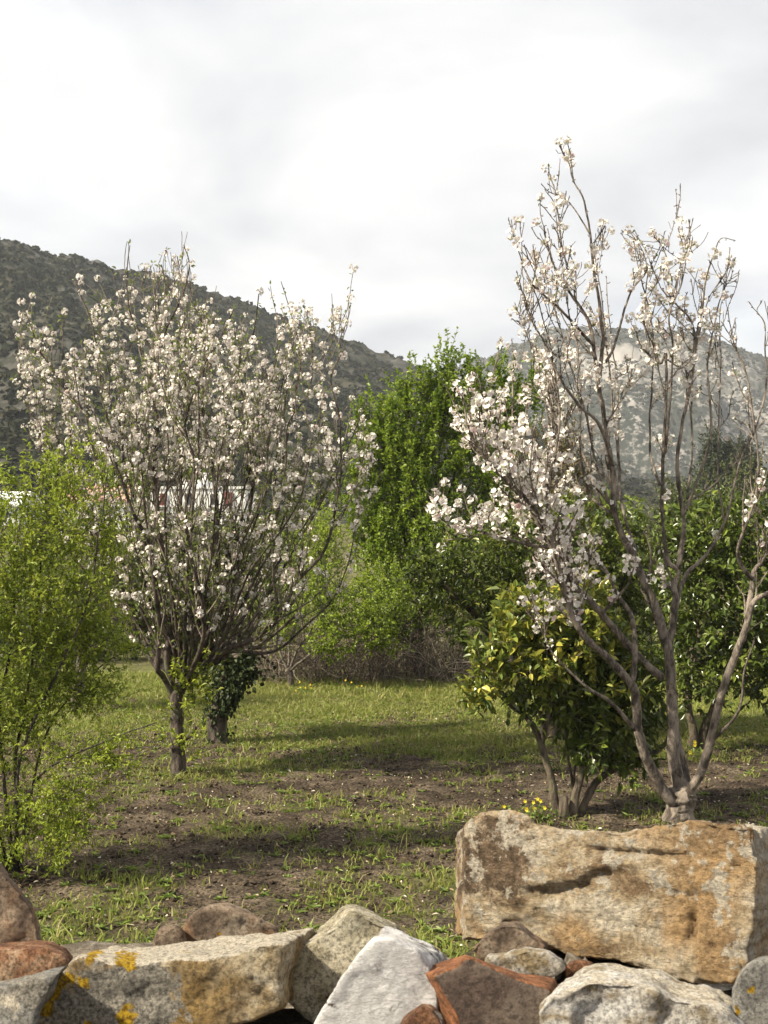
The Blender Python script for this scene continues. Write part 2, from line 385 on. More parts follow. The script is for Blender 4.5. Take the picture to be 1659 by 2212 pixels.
def stone_mat(name, cols, scale=6.0, strata=0.0, strata_dir=(0, 0, 1), spots=None, speck=0.5, bump=0.8, veins=None, tint=None, rust=(0.30, 0.125, 0.055)):
    """cols: three stops, dark to light. attributes painted on the stone: lichen (yellow crust), crust (grey lichen), pale (worn calcite, paler upward faces, one sunlit top painted in)"""
    m, n, l, b = new_mat(name)
    c = n.new('ShaderNodeTexCoord'); co = c.outputs['Object']
    if strata:
        mp = n.new('ShaderNodeMapping'); l.new(co, mp.inputs[0])
        mp.inputs['Scale'].default_value = (1, 1, strata); mp.inputs['Rotation'].default_value = strata_dir
        co2 = mp.outputs[0]
    else: co2 = co
    t1 = noise_node(n, l, scale, 7, 0.62, co2, 0.7)
    r1 = ramp_node(n, [(0.40, cols[0]), (0.50, cols[1]), (0.61, cols[2])]); l.new(t1.outputs[0], r1.inputs[0])
    out = r1.outputs[0]
    if tint:
        t7 = noise_node(n, l, scale*0.55, 4, 0.55, co, 1.0)
        r7 = ramp_node(n, [(0.48, (0, 0, 0)), (0.62, (1, 1, 1))]); l.new(t7.outputs[0], r7.inputs[0])
        out = mixc(n, l, out, tint, r7.outputs[0])
    if veins:
        t3 = noise_node(n, l, scale*1.3, 6, 0.6, co2, 1.6)
        r3 = ramp_node(n, [(0.455, (0, 0, 0)), (0.50, (1, 1, 1)), (0.545, (0, 0, 0))]); l.new(t3.outputs[0], r3.inputs[0])
        t3b = noise_node(n, l, scale*0.9, 3, 0.6, co); r3b = ramp_node(n, [(0.46, (0, 0, 0)), (0.54, (1, 1, 1))]); l.new(t3b.outputs[0], r3b.inputs[0])
        out = mixc(n, l, out, veins, mixc(n, l, (0.0, 0.0, 0.0), r3.outputs[0], r3b.outputs[0]))
    def masked(attr, col, amp, out, sc):
        a = n.new('ShaderNodeAttribute'); a.attribute_name = attr
        t = noise_node(n, l, sc, 5, 0.75, co)
        k = n.new('ShaderNodeMath'); k.operation = 'MULTIPLY_ADD'; l.new(t.outputs[0], k.inputs[0]); k.inputs[1].default_value = amp; k.inputs[2].default_value = -amp*0.5
        s = n.new('ShaderNodeMath'); s.operation = 'ADD'; l.new(a.outputs['Fac'], s.inputs[0]); l.new(k.outputs[0], s.inputs[1])
        r = ramp_node(n, [(0.45, (0, 0, 0)), (0.55, (1, 1, 1))]); l.new(s.outputs[0], r.inputs[0])
        return mixc(n, l, out, col, r.outputs[0])
    t8 = noise_node(n, l, 160, 3, 0.7, co); r8 = ramp_node(n, [(0.35, (0.15, 0.135, 0.11)), (0.6, (0.37, 0.335, 0.275))]); l.new(t8.outputs[0], r8.inputs[0])
    out = masked('crust', r8.outputs[0], 1.9, out, 34)
    t6 = noise_node(n, l, 50, 4, 0.7, co); r6 = ramp_node(n, [(0.40, tuple(c_*.6 for c_ in rust)), (0.6, tuple(c_*1.3 for c_ in rust))]); l.new(t6.outputs[0], r6.inputs[0])
    out = masked('rust', r6.outputs[0], 0.9, out, 30)
    out = masked('pale', (0.58, 0.51, 0.40), 2.4, out, 22)
    t2 = noise_node(n, l, scale*14, 5, 0.75, co)
    r2 = ramp_node(n, [(0.40, (1-speck*0.75,)*3), (0.50, (1.0,)*3), (0.60, (1+speck*0.45,)*3)]); l.new(t2.outputs[0], r2.inputs[0])
    out = mixc(n, l, out, r2.outputs[0], 1.0, 'MULTIPLY')
    t9 = noise_node(n, l, 120, 3, 0.7, co); r9 = ramp_node(n, [(0.42, (0.22, 0.12, 0.006)), (0.58, (0.60, 0.38, 0.02))]); l.new(t9.outputs[0], r9.inputs[0])
    out = masked('lichen', r9.outputs[0], 1.1, out, 55)
    l.new(out, b.inputs['Base Color']); b.inputs['Roughness'].default_value = 0.85; b.inputs['Specular IOR Level'].default_value = 0.25
    t4 = noise_node(n, l, scale*4, 10, 0.78, co2)
    bp = n.new('ShaderNodeBump'); bp.inputs['Strength'].default_value = min(1.0, bump); bp.inputs['Distance'].default_value = 0.05
    l.new(t4.outputs[0], bp.inputs['Height']); l.new(bp.outputs[0], b.inputs['Normal'])
    return m

# ------------------------------------------------------------------ the land
def gz(x, y):
    x = np.asarray(x, float); y = np.asarray(y, float)
    s = 4.2*sstep(26, 85, y)
    return s + 0.03*fbm2(x, y, 0.35, 3, 3.1)*sstep(3, 6, y)

def grass_amount(x, y):
    """0 bare soil .. 1 sward"""
    n1 = fbm2(x, y, 0.85, 4, 5.0); n2 = fbm2(x, y, 2.6, 3, 9.0)
    base = 0.35 + 0.36*sstep(13.4, 15.2, y) - 0.20*np.exp(-((y-11.8)/1.0)**2)*sstep(-2.6, -1.2, x) + 0.14*np.exp(-((y-6.9)/0.9)**2)
    base += 0.18*sstep(16.5, 19, y)
    base += 0.32*np.exp(-((x+1.7)/.7)**2-((y-7.2)/1.1)**2)
    n3 = fbm2(x, y, 7.5, 3, 21.0)
    return np.clip(base + 0.08 - 0.13*sstep(13, 11, y) + 0.5*n1 + 0.5*n2 + 0.5*n3, 0, 1)

def build_ground():
    xs = np.concatenate([-np.geomspace(9, 1450, 26)[::-1], np.linspace(-8.95, 8.95, 360), np.geomspace(9, 1450, 26)])
    ys = np.concatenate([[-40, -20, -8, -2, 1, 3], np.linspace(4.5, 24, 400), np.geomspace(24.3, 1450, 50)])
    X, Y = np.meshgrid(xs, ys); x, y = X.ravel(), Y.ravel()
    z = gz(x, y)
    ga = grass_amount(x, y)
    near = sstep(26, 20, y)*sstep(9.5, 8.5, np.abs(x))*sstep(3.5, 5, y)
    cl = fbm(np.stack([x*7, y*7, x*0+1], -1), 4, 0.6); cl2 = np.abs(fbm(np.stack([x*2.6, y*2.6, x*0+4], -1), 3))
    z = z + near*(0.040*cl + 0.04*cl2)*(1-0.6*ga)
    nx, ny = len(xs), len(ys)
    i, j = np.meshgrid(np.arange(nx-1), np.arange(ny-1)); k = (j*nx+i).ravel()
    q = np.stack([k, k+1, k+nx+1, k+nx], -1)
    me = make_mesh('ground', np.stack([x, y, z], -1), q, None, {'grass': np.where(y > 24, 0.75, ga)}, True)
    obj('ground', me, M['soil'], kind='structure')
build_ground()

def ridge_hill(name, mat, us, Hs, y_foot, y_ridge, z_foot, amp, rocky, nu=360, nt=130, back=1.35, seed=0.0):
    """a hillside rising from its foot to a skyline ridge and falling away behind it"""
    u = np.linspace(us[0], us[-1], nu)
    H = np.interp(u, us, Hs); yr = y_ridge(u)
    t = np.concatenate([np.linspace(0, 1, int(nt*0.8)), np.linspace(1.02, back, nt-int(nt*0.8))])
    U, T = np.meshgrid(u, t); Hh = np.broadcast_to(H, U.shape); R = np.broadcast_to(yr, U.shape)
    Y = y_foot + (R-y_foot)*T
    X = U*R*(0.55+0.45*T) + 0*Y
    top = CAM_Z + Hh*R
    prof = np.where(T <= 1, 0.72*T+0.28*T*T, 1-0.9*(T-1)-2.2*(T-1)**2)
    Z = z_foot + (top-z_foot)*prof
    x, y, z = X.ravel(), Y.ravel(), Z.ravel(); tt = T.ravel()
    nz = fbm2(x, y, 6.0/(yr.mean()-y_foot), 5, seed+2.0)
    fine = fbm2(x, y, 40.0/(yr.mean()-y_foot), 4, seed+6.0)
    w = np.clip(tt*3, 0, 1)*(1-np.exp(-((tt-1)/0.16)**2))
    z = z + amp*(nz*w) + amp*0.16*fine*np.clip(tt*3, 0, 1)
    rk = rocky(x, y, z, U.ravel(), tt)
    nu_ = nu; i, j = np.meshgrid(np.arange(nu_-1), np.arange(len(t)-1)); k = (j*nu_+i).ravel()
    q = np.stack([k, k+1, k+nu_+1, k+nu_], -1)
    me = make_mesh(name, np.stack([x, y, z], -1), q, None, {'rocky': rk}, True)
    obj(name, me, mat, kind='structure')
    return np.stack([x, y, z], -1).reshape(len(t), nu_, 3), t

def skyline(pts):
    """direction and slope of each skyline point of the far ridge"""
    u = []; h = []
    for dx, dy in pts:
        p = at(dx, dy, 1.0); u.append(p[0]); h.append(p[2]-CAM_Z)
    return np.array(u), np.array(h)

us, hs = skyline([(-900, 330), (-450, 430), (0, 518), (60, 532), (120, 548), (200, 566), (300, 590), (400, 617), (520, 655), (640, 698), (720, 728), (800, 757), (880, 783), (930, 806), (980, 850), (1060, 930), (1250, 1050), (1700, 1120)])
HL, HT = ridge_hill('hill', M['hill'], us, hs, 115, lambda u: 330+220*(u+0.31), 4.6, 16,
    lambda x, y, z, u, t: np.clip(0.10+1.3*fbm2(x, y, 0.035, 4, 4.0), 0, 0.55)*sstep(0.02, 0.2, t), seed=1.0)
us2, hs2 = skyline([(300, 1080), (700, 930), (900, 845), (960, 803), (1040, 770), (1110, 745), (1180, 716), (1215, 706), (1300, 710), (1400, 708), (1480, 712), (1540, 728), (1600, 752), (1660, 775), (1800, 815), (2200, 850), (2700, 820)])
def mrock(x, y, z, u, t):
    v = 1.1*np.exp(-((u-0.215)/0.075)**2-((t-0.70)/0.16)**2)+0.55*np.exp(-((u-0.29)/0.06)**2-((t-0.55)/0.2)**2)
    return np.clip(v*0.8 - 0.08 + 0.9*fbm2(x, y, 0.02, 5, 8.0)*(0.35+v)-0.02, 0, 1)
MR, MT = ridge_hill('mountain', M['mountain'], us2, hs2, 470, lambda u: 930+0*u, 8, 42, mrock, seed=5.0)

def scatter_scrub(name, grid, t, n, size, k, mat, seed, lo=0.05, label=None):
    r = np.random.default_rng(seed)
    nt, nu, _ = grid.shape
    # denser where the slope shows; positions interpolated on the hillside
    ti = r.random(n)*(0.8*nt-1)*(1-lo)+lo*nt*0.8; ui = r.random(n)*(nu-2)
    a = np.floor(ti).astype(int); b = np.floor(ui).astype(int); fa = (ti-a)[:, None]; fb = (ui-b)[:, None]
    p = grid[a, b]*(1-fa)*(1-fb)+grid[a+1, b]*fa*(1-fb)+grid[a, b+1]*(1-fa)*fb+grid[a+1, b+1]*fa*fb
    keep = fbm2(p[:, 0], p[:, 1], 0.05, 3, 2.0) > -0.38
    p = p[keep]; n = len(p)
    s = size*(0.5+r.random(n)**2*1.3)
    d = norm(r.normal(size=(n, k, 3))); d[..., 2] = np.abs(d[..., 2])
    c = p[:, None, :]+d*s[:, None, None]*np.array([0.62, 0.62, 0.5])*(0.6+0.5*r.random((n, k, 1)))
    e1 = norm(r.normal(size=(n, k, 3))); e2 = norm(np.cross(d, e1)); e1 = norm(np.cross(e2, d)+0.5*d)
    w = s[:, None, None]*0.42
    V = np.stack([c-e1*w-e2*w*.7, c+e1*w-e2*w*.6, c+e1*w*.6+e2*w, c-e1*w*.8+e2*w*.8], 2).reshape(-1, 3)
    q = np.arange(len(V)).reshape(-1, 4)
    rn = np.repeat(np.clip(r.random(n)*0.8+0.1, 0, 1), k*4)
    me = make_mesh(name, V, q, None, {'rnd': rn})
    obj(name, me, mat, kind='stuff', label=label, cat='scrub')
M['scrub'] = leaf_mat('scrub', [(0.0, (0.016, 0.019, 0.010)), (0.6, (0.030, 0.034, 0.017)), (1.0, (0.058, 0.053, 0.028))], 0.1, 0.8, spec=0.1)
scatter_scrub('hillside_scrub', HL, HT, 34000, 1.05, 7, M['scrub'], 11, label='dark low scrub dotted over the slope of the dark hill')
scatter_scrub('mountain_scrub', MR, MT, 52000, 1.5, 3, M['scrub'], 12, label='sparse scrub on the pale rocky mountain')

# ------------------------------------------------------------------ trees
class Tree:
    def __init__(s, name, label, base, cat='tree', group=None):
        s.base = np.asarray(base, float); s.root = thing(name, label, cat, s.base, group)
    def part(s, name, g, mat, kind=None, smooth=False, label=None):
        return obj(name, g.mesh(name, s.base, smooth), mat, s.root, kind, label)

def limb_paths(spec, Y):
    """spec: list of (points [(dx,dy,depth offset)], r0, r1) -> smooth 3-D paths"""
    out = []
    for pts, r0, r1 in spec:
        P = np.array([at(x, y, Y+o) for x, y, o in pts])
        P = smooth_path(P, 6)
        s = np.linspace(0, 1, len(P))
        out.append((P, r1+(r0*0.86-r1)*(1-s)**1.25))
    return out

def knobbly(P, R, amp=0.012, f=6.0):
    n = np.stack([fbm(P*f+k*31.0, 3) for k in range(3)], -1)
    w = np.clip(np.linspace(0, 1, len(P))*6, 0, 1)[:, None]
    return P+n*amp*w, R*(1+0.10*fbm(P*9+77, 2))

def shoot(p, d, L, n, trop, wig):
    P = [p]; st = L/n
    for k in range(n):
        d = d + np.array([0, 0, trop]) + rng.normal(size=3)*wig
        d = d/np.linalg.norm(d); P.append(P[-1]+d*st)
    return np.array(P)

def grow(parents, env, n1, len1, n2, len2, trop=0.12, spread=0.75, start=0.3, Y0=None, ylim=1.6, wig=0.10):
    """first-order branches on the limbs, second-order on those; all kept inside the crown outline"""
    def ok(P):
        px = to_px(P)
        return in_poly(px, env) & (np.abs(P[:, 1]-Y0) < ylim)
    def clip(P, m=3):
        k = ok(P); k[0] = True; 
        e = np.argmin(k) if not k.all() else len(P)
        return P[:e] if e >= m else None
    w = np.array([np.linalg.norm(np.diff(P, axis=0), axis=1).sum() for P, R in parents]); w = w/w.sum()
    one, two = [], []
    for i in rng.choice(len(parents), n1, p=w):
        P, R = parents[i]; k = int((start+(1-start)*rng.random())*(len(P)-2))+1
        T = norm(P[min(k+1, len(P)-1)]-P[k-1])
        d = norm(T*0.75+rdir(1)[0]*spread+np.array([0, 0, 0.30]))
        Q = clip(shoot(P[k], d, len1*(0.45+0.8*rng.random()), 9, trop, wig))
        if Q is not None:
            r = min(R[k]*0.55, 0.016); one.append((Q, np.linspace(r, 0.0042, len(Q))))
    if one:
        for i in rng.integers(0, len(one), n2):
            P, R = one[i]; k = rng.integers(1, len(P)-1)
            T = norm(P[k+1]-P[k-1]); d = norm(T*0.6+rdir(1)[0]*spread+np.array([0, 0, 0.25]))
            Q = clip(shoot(P[k], d, len2*(0.4+0.9*rng.random()), 6, trop, wig*1.2))
            if Q is not None: two.append((Q, np.linspace(min(R[k]*0.7, 0.007), 0.0032, len(Q))))
    return one, two

def sites_along(branches, step, spur=0.03):
    S, D = [], []
    for P, R in branches:
        seg = np.linalg.norm(np.diff(P, axis=0), axis=1); c = np.concatenate([[0], np.cumsum(seg)])
        s = np.arange(step*rng.random(), c[-1], step)
        pts = np.stack([np.interp(s, c, P[:, k]) for k in range(3)], -1)
        S.append(pts); D.append(rdir(len(s))+np.array([0, 0, 0.5]))
        S.append(P[-1:]); D.append(norm(P[-1:]-P[-2:-1]))
    S, D = np.concatenate(S), norm(np.concatenate(D))
    return S, D

def blossom_meshes(n_var, size):
    """tight clusters of open flowers, five petals each, on short stalks; alike clusters share a mesh"""
    out = []
    for v in range(n_var):
        g = Geo(); nfl = int(rng.integers(5, 8))
        k = np.arange(nfl)+rng.random()
        zc = 1-1.45*(k+.3)/nfl; ph0 = k*2.4+rng.random()*6
        fd = norm(np.stack([np.sqrt(np.maximum(1-zc*zc, 0.05))*np.cos(ph0), np.sqrt(np.maximum(1-zc*zc, 0.05))*np.sin(ph0), zc], -1)+rng.normal(size=(nfl, 3))*.22)
        for d in fd:
            c = d*size*0.40*(0.7+0.55*rng.random())
            tube(g, [np.zeros(3)-np.array([0, 0, size*.25]), c*0.5, c*1.02], size*.03, 3, a=.6, cap=False)
            a = norm(np.cross(d, rdir(1)[0])); b = np.cross(d, a)
            ph = np.arange(5)*2*math.pi/5+rng.random()*6
            pd = norm(np.cos(ph)[:, None]*a+np.sin(ph)[:, None]*b+d*rng.uniform(.15, .75))
            leaves(g, np.repeat(c[None], 5, 0), pd, np.broadcast_to(d, (5, 3)), size*0.37, size*0.36, 0.12, -0.15, rnd=np.clip(rng.normal(0.60, 0.25)+0.1*rng.random(5), 0, 1))
        out.append(g.mesh('blossom_cluster'))
    return out

def put_blossoms(tree, S, D, meshes, part_limit=300, smin=0.8, smax=1.25):
    order = np.argsort(S[:, 1]); S, D = S[order], D[order]
    from mathutils import Euler
    src = None
    for i in range(min(part_limit, len(S))):
        me = meshes[i % len(meshes)]
        if not me.materials: me.materials.append(M['petal'])
        if src is None: o = src = obj('blossom_cluster', me, M['petal'], tree.root)
        else:
            o = src.copy(); o.data = me; COL.objects.link(o); o.parent = tree.root
        q = Vector(D[i]).to_track_quat('Z', 'Y')
        o.rotation_mode = 'QUATERNION'; o.rotation_quaternion = q
        s = smin+(smax-smin)*rng.random(); o.scale = (s, s, s)
        o.location = Vector(S[i]-tree.base)
    rest = range(part_limit, len(S))
    if len(S) > part_limit:
        g = Geo()
        co = []
        for me in meshes:
            v = np.zeros(len(me.vertices)*3); me.vertices.foreach_get('co', v)
            a = np.zeros(len(me.vertices)); me.attributes['rnd'].data.foreach_get('value', a)
            f = np.array([p.vertices[:] for p in me.polygons]); co.append((v.reshape(-1, 3), f, a))
        for i in rest:
            v, f, a = co[i % len(co)]
            R = np.array(Vector(D[i]).to_track_quat('Z', 'Y').to_matrix())
            s = smin+(smax-smin)*rng.random()
            g.add(S[i]+(v*s)@R.T, f, None, a)
        tree.part('blossoms', g, M['petal'], 'stuff')

def pick_apart(S, w, n, dmin):
    # choose blossom sites that keep a distance from one another
    order = np.argsort(-np.log(np.maximum(rng.random(len(S)), 1e-12))/np.maximum(w, 1e-6))
    cell = {}; out = []
    for i in order:
        k = tuple((S[i]//dmin).astype(int)); hit = False
        for a in (-1, 0, 1):
            for b in (-1, 0, 1):
                for c in (-1, 0, 1):
                    for j in cell.get((k[0]+a, k[1]+b, k[2]+c), ()):
                        if ((S[i]-S[j])**2).sum() < dmin*dmin: hit = True
        if hit: continue
        cell.setdefault(k, []).append(i); out.append(i)
        if len(out) >= n: break
    return np.array(out)

def spur_leaves(g, S, D, n, L, W):
    i = rng.integers(0, len(S), n)
    d = norm(D[i]*0.5+rdir(n)+np.array([0, 0, .25])); p = S[i]+d*0.012
    leaves(g, p, d, norm(rdir(n)+np.array([0, 0, 1.2])), L*(0.6+0.7*rng.random(n)), W*(0.6+0.7*rng.random(n)))

# --- blossoming apple tree with the single trunk (left)
def apple_left():
    Y = 12.2
    b = on_ground(384, 1676); Y = b[1]
    t = Tree('blossoming_apple_tree', 'round white blossoming apple tree with leafy shoots on its single dark trunk', b, 'tree', 'blossoming apple trees')
    g = Geo()
    P = smooth_path([b+[0, 0, -0.08], at(386, 1620, Y), at(383, 1560, Y), at(380, 1505, Y), at(392, 1470, Y)], 6)
    P, R = knobbly(P, np.interp(np.linspace(0, 1, len(P)), [0, .12, .6, 1], [0.10, 0.07, 0.062, 0.07]), 0.02, 5)
    tube(g, P, R, 14, bump=0.05)
    st = at(410, 1580, Y-.05); tube(g, [at(392, 1600, Y), at(408, 1590, Y-.04), at(423, 1572, Y-.05)], [0.03, 0.024, 0.02], 7)
    t.part('trunk', g, M['old_bark'], smooth=True)
    z6 = lambda x, y, o: (x/2.0, 938.7+y/2.0, o)   # zoomed study of the lower crown, same picture
    z6 = lambda x, y, o: (x/1.7068/1.17179, (1100+y/1.7068)/1.17179, o)
    z5 = lambda x, y, o: (x/1.7068/1.17179, (550+y/1.7068)/1.17179, o)
    spec = [
     ([(380, 1515, 0), (352, 1460, -.1), z6(680, 1000, -.25), z6(690, 830, -.35), z6(665, 640, -.5), z6(640, 480, -.6), z6(560, 300, -.7), z5(450, 940, -.8), z5(330, 800, -.85), z5(240, 690, -.9), z5(160, 560, -.9)], 0.05, 0.010),
     ([(392, 1490, 0), (415, 1440, .05), z6(890, 900, .1), z6(930, 650, .15), z6(940, 400, .1), z6(920, 150, .1), z5(890, 960, .1), z5(875, 760, .1), z5(880, 560, .1), z5(860, 400, .1)], 0.062, 0.009),
     ([(400, 1480, 0), (440, 1425, .1), z6(960, 850, .25), z6(1010, 640, .35), z6(1060, 430, .4), z6(1090, 200, .5), z5(1080, 940, .55), z5(1040, 700, .6), z5(1100, 480, .6), z5(1120, 330, .6)], 0.05, 0.008),
     ([(405, 1475, 0), z6(950, 950, -.1), z6(1100, 880, -.25), z6(1210, 780, -.35), z6(1280, 640, -.45), z6(1400, 500, -.6), z6(1460, 250, -.7), z5(1470, 900, -.7), z5(1430, 700, -.7), z5(1490, 560, -.7)], 0.048, 0.007),
     ([(410, 1470, 0), z6(980, 940, .1), z6(1150, 945, .3), z6(1230, 910, .4), z6(1330, 820, .5), z6(1450, 690, .6), z6(1520, 500, .7), z6(1560, 250, .8)], 0.036, 0.006),
     ([(382, 1500, 0), z6(760, 1010, .2), z6(740, 800, .3), z6(700, 650, .4), z6(640, 480, .45), z6(600, 330, .5), z6(540, 150, .5), z5(520, 900, .55), z5(430, 700, .6), z5(400, 480, .6), z5(320, 270, .6)], 0.048, 0.008),
     ([(385, 1495, 0), z6(720, 980, -.05), z6(745, 700, -.1), z6(690, 450, -.2), z6(675, 200, -.25), z5(670, 1060, -.25), z5(680, 880, -.25), z5(650, 720, -.25), z5(670, 600, -.3), z5(725, 470, -.3), z5(790, 330, -.3), z5(820, 210, -.3), z5(795, 120, -.3)], 0.052, 0.006),
     ([z5(670, 600, -.3), z5(620, 520, -.32), z5(560, 400, -.35), z5(550, 250, -.35), z5(560, 120, -.35)], 0.018, 0.005),
     ([(382, 1505, 0), z6(640, 960, .1), z6(560, 850, .2), z6(480, 780, .25), z6(380, 640, .3), z6(300, 420, .35), z6(230, 200, .4), z5(150, 900, .4), z5(100, 780, .4)], 0.036, 0.006),
     ([(395, 1485, 0), z6(860, 940, -.4), z6(880, 760, -.7), z6(830, 560, -.9), z6(800, 350, -1.05), z6(840, 120, -1.1), z5(800, 900, -1.1), z5(860, 700, -1.1), z5(960, 500, -1.1), z5(1010, 400, -1.1)], 0.042, 0.007),
     ([(400, 1480, 0), z6(900, 930, .5), z6(980, 700, .8), z6(1100, 500, 1.0), z6(1200, 250, 1.1), z5(1250, 900, 1.1), z5(1300, 620, 1.1), z5(1270, 450, 1.1), z5(1215, 280, 1.1)], 0.042, 0.006),
     ([(388, 1490, 0), z6(780, 960, .6), z6(800, 720, .9), z6(760, 480, 1.05), z6(780, 250, 1.1), z5(770, 900, 1.1), z5(740, 650, 1.1), z5(690, 420, 1.1), z5(690, 200, 1.1)], 0.04, 0.006),
     ([z6(1210, 780, -.35), z6(1180, 600, -.4), z6(1190, 400, -.45), z6(1230, 150, -.5), z5(1240, 900, -.5), z5(1330, 760, -.5), z5(1350, 600, -.5), z5(1330, 400, -.5)], 0.022, 0.005),
    ]
    for ang, top_, o_ in [(a_, b_, c_) for a_, b_, c_ in zip(np.linspace(70, 760, 26)+rng.normal(size=26)*14, rng.uniform(640, 900, 26), rng.uniform(-1.3, 1.3, 26))]:
        k_ = (ang-395)/365
        top_ = top_+130*abs(k_)**1.5
        x0_ = 395+30*k_; y0_ = 1475-20*abs(k_)
        spec.append(([(x0_, y0_, 0), (x0_+(ang-x0_)*.22+rng.normal()*6, y0_-120+50*abs(k_), o_*.25), (x0_+(ang-x0_)*.55+rng.normal()*8, y0_+(top_-y0_)*.45, o_*.6), (x0_+(ang-x0_)*.85+rng.normal()*8, y0_+(top_-y0_)*.75, o_*.9), (ang, top_, o_)], .024, .005))
    limbs = [knobbly(P, R*(.74 if i_ < 13 else 1.0), 0.016, 3.0) for i_, (P, R) in enumerate(limb_paths(spec, Y))]
    for P, R in limbs:
        g = Geo(); tube(g, P, R, 8, bump=0.04); t.part('limb', g, M['old_bark'], smooth=True)
    env = [(10, 860), (25, 770), (48, 640), (90, 590), (150, 590), (230, 600), (270, 560), (340, 570), (350, 530), (410, 560), (430, 660), (500, 690), (570, 680), (605, 630), (620, 680), (660, 655), (700, 710), (745, 650), (765, 720), (770, 830), (800, 920), (822, 1000), (815, 1150), (790, 1240), (700, 1345), (560, 1410), (470, 1440), (330, 1430), (215, 1380), (150, 1230), (60, 1060), (20, 960)]
    one, two = grow(limbs, env, 620, 0.8, 1250, 0.36, 0.12, 0.72, 0.10, Y, 1.75, wig=.07)
    lead = []
    ends = [(P, R) for P, R in one if to_px(P[-1])[1] < 900]
    for i in rng.choice(len(ends), min(45, len(ends)), replace=False):
        P, R = ends[i]; d = norm(norm(P[-1]-P[-2])*.6+np.array([0, 0, .8])); Q = shoot(P[-1], d, rng.uniform(.12, .38), 6, .06, .09)
        lead.append((Q, np.linspace(R[-1], .0028, len(Q))))
    two = two+lead
    g = Geo()
    for P, R in one: tube(g, P, R, 5, cap=False)
    for P, R in two: tube(g, P, R, 4, cap=False)
    t.part('twigs', g, M['apple_bark'], 'stuff', True)
    upper = [(P[len(P)//2:], R[len(R)//2:]) for P, R in limbs]
    S, D = sites_along(one+two+upper, 0.055)
    S_all, D_all = S, D
    px = to_px(S)
    wgt = 0.42+0.58*sstep(1380, 1050, px[:, 1]) ; wgt *= 0.9+0.1*sstep(640, 420, px[:, 0])
    keep = in_poly(px, env) | (px[:, 1] < 900); S, D, wgt = S[keep], D[keep], wgt[keep]
    wgt *= 1-.96*np.exp(-((px[keep][:, 0]-430)/130)**4-((px[keep][:, 1]-1066)/42)**4)
    wgt *= .35+.65*sstep(540, 760, px[keep][:, 1]+.25*np.abs(px[keep][:, 0]-330))
    th = rng.random(len(S)) < wgt*.9; S, D, wgt = S[th], D[th], wgt[th]
    idx = pick_apart(S, wgt, 2050, .068)
    put_blossoms(t, S[idx]+D[idx]*0.035, D[idx], blossom_meshes(10, 0.060), 300, .6, 1.3)
    g = Geo(); spur_leaves(g, S, D, 8000, 0.044, 0.022)
    lowp = to_px(S_all); lowk = (lowp[:, 1] > 1020) & ((np.abs(lowp[:, 0]-430) > 110) | (lowp[:, 1] > 1105)); spur_leaves(g, S_all[lowk], D_all[lowk], 7000, 0.046, 0.024)
    t.part('leaves', g, M['apple_leaf'], 'stuff')
    # leafy suckers on the trunk
    g = Geo(); tw = Geo()
    for k in range(46):
        p = P0 = at(rng.uniform(368, 425), rng.uniform(1440, 1640), Y) + np.array([0, rng.uniform(-.1, .05), 0])
        if k % 3 == 0: p = at(rng.uniform(400, 440), rng.uniform(1440, 1540), Y-.08)
        d = norm(np.array([rng.uniform(-.6, 1.0), rng.uniform(-1, .2), rng.uniform(.1, .9)]))
        Q = shoot(p, d, rng.uniform(.14, .36), 6, 0.1, 0.15); tube(tw, Q, np.linspace(.005, .002, 7), 3, cap=False)
        n = 16; f = rng.integers(1, 7, n)
        leaves(g, Q[f], norm(rdir(n)+d*.5), norm(rdir(n)*.7+np.array([0, -.3, 1])), rng.uniform(.035, .07, n), rng.uniform(.018, .034, n))
    sk = t.part('sucker_stems', tw, M['apple_bark'], 'stuff'); t.part('sucker_leaves', g, M['shrub_leaf'], 'stuff')
apple_left()

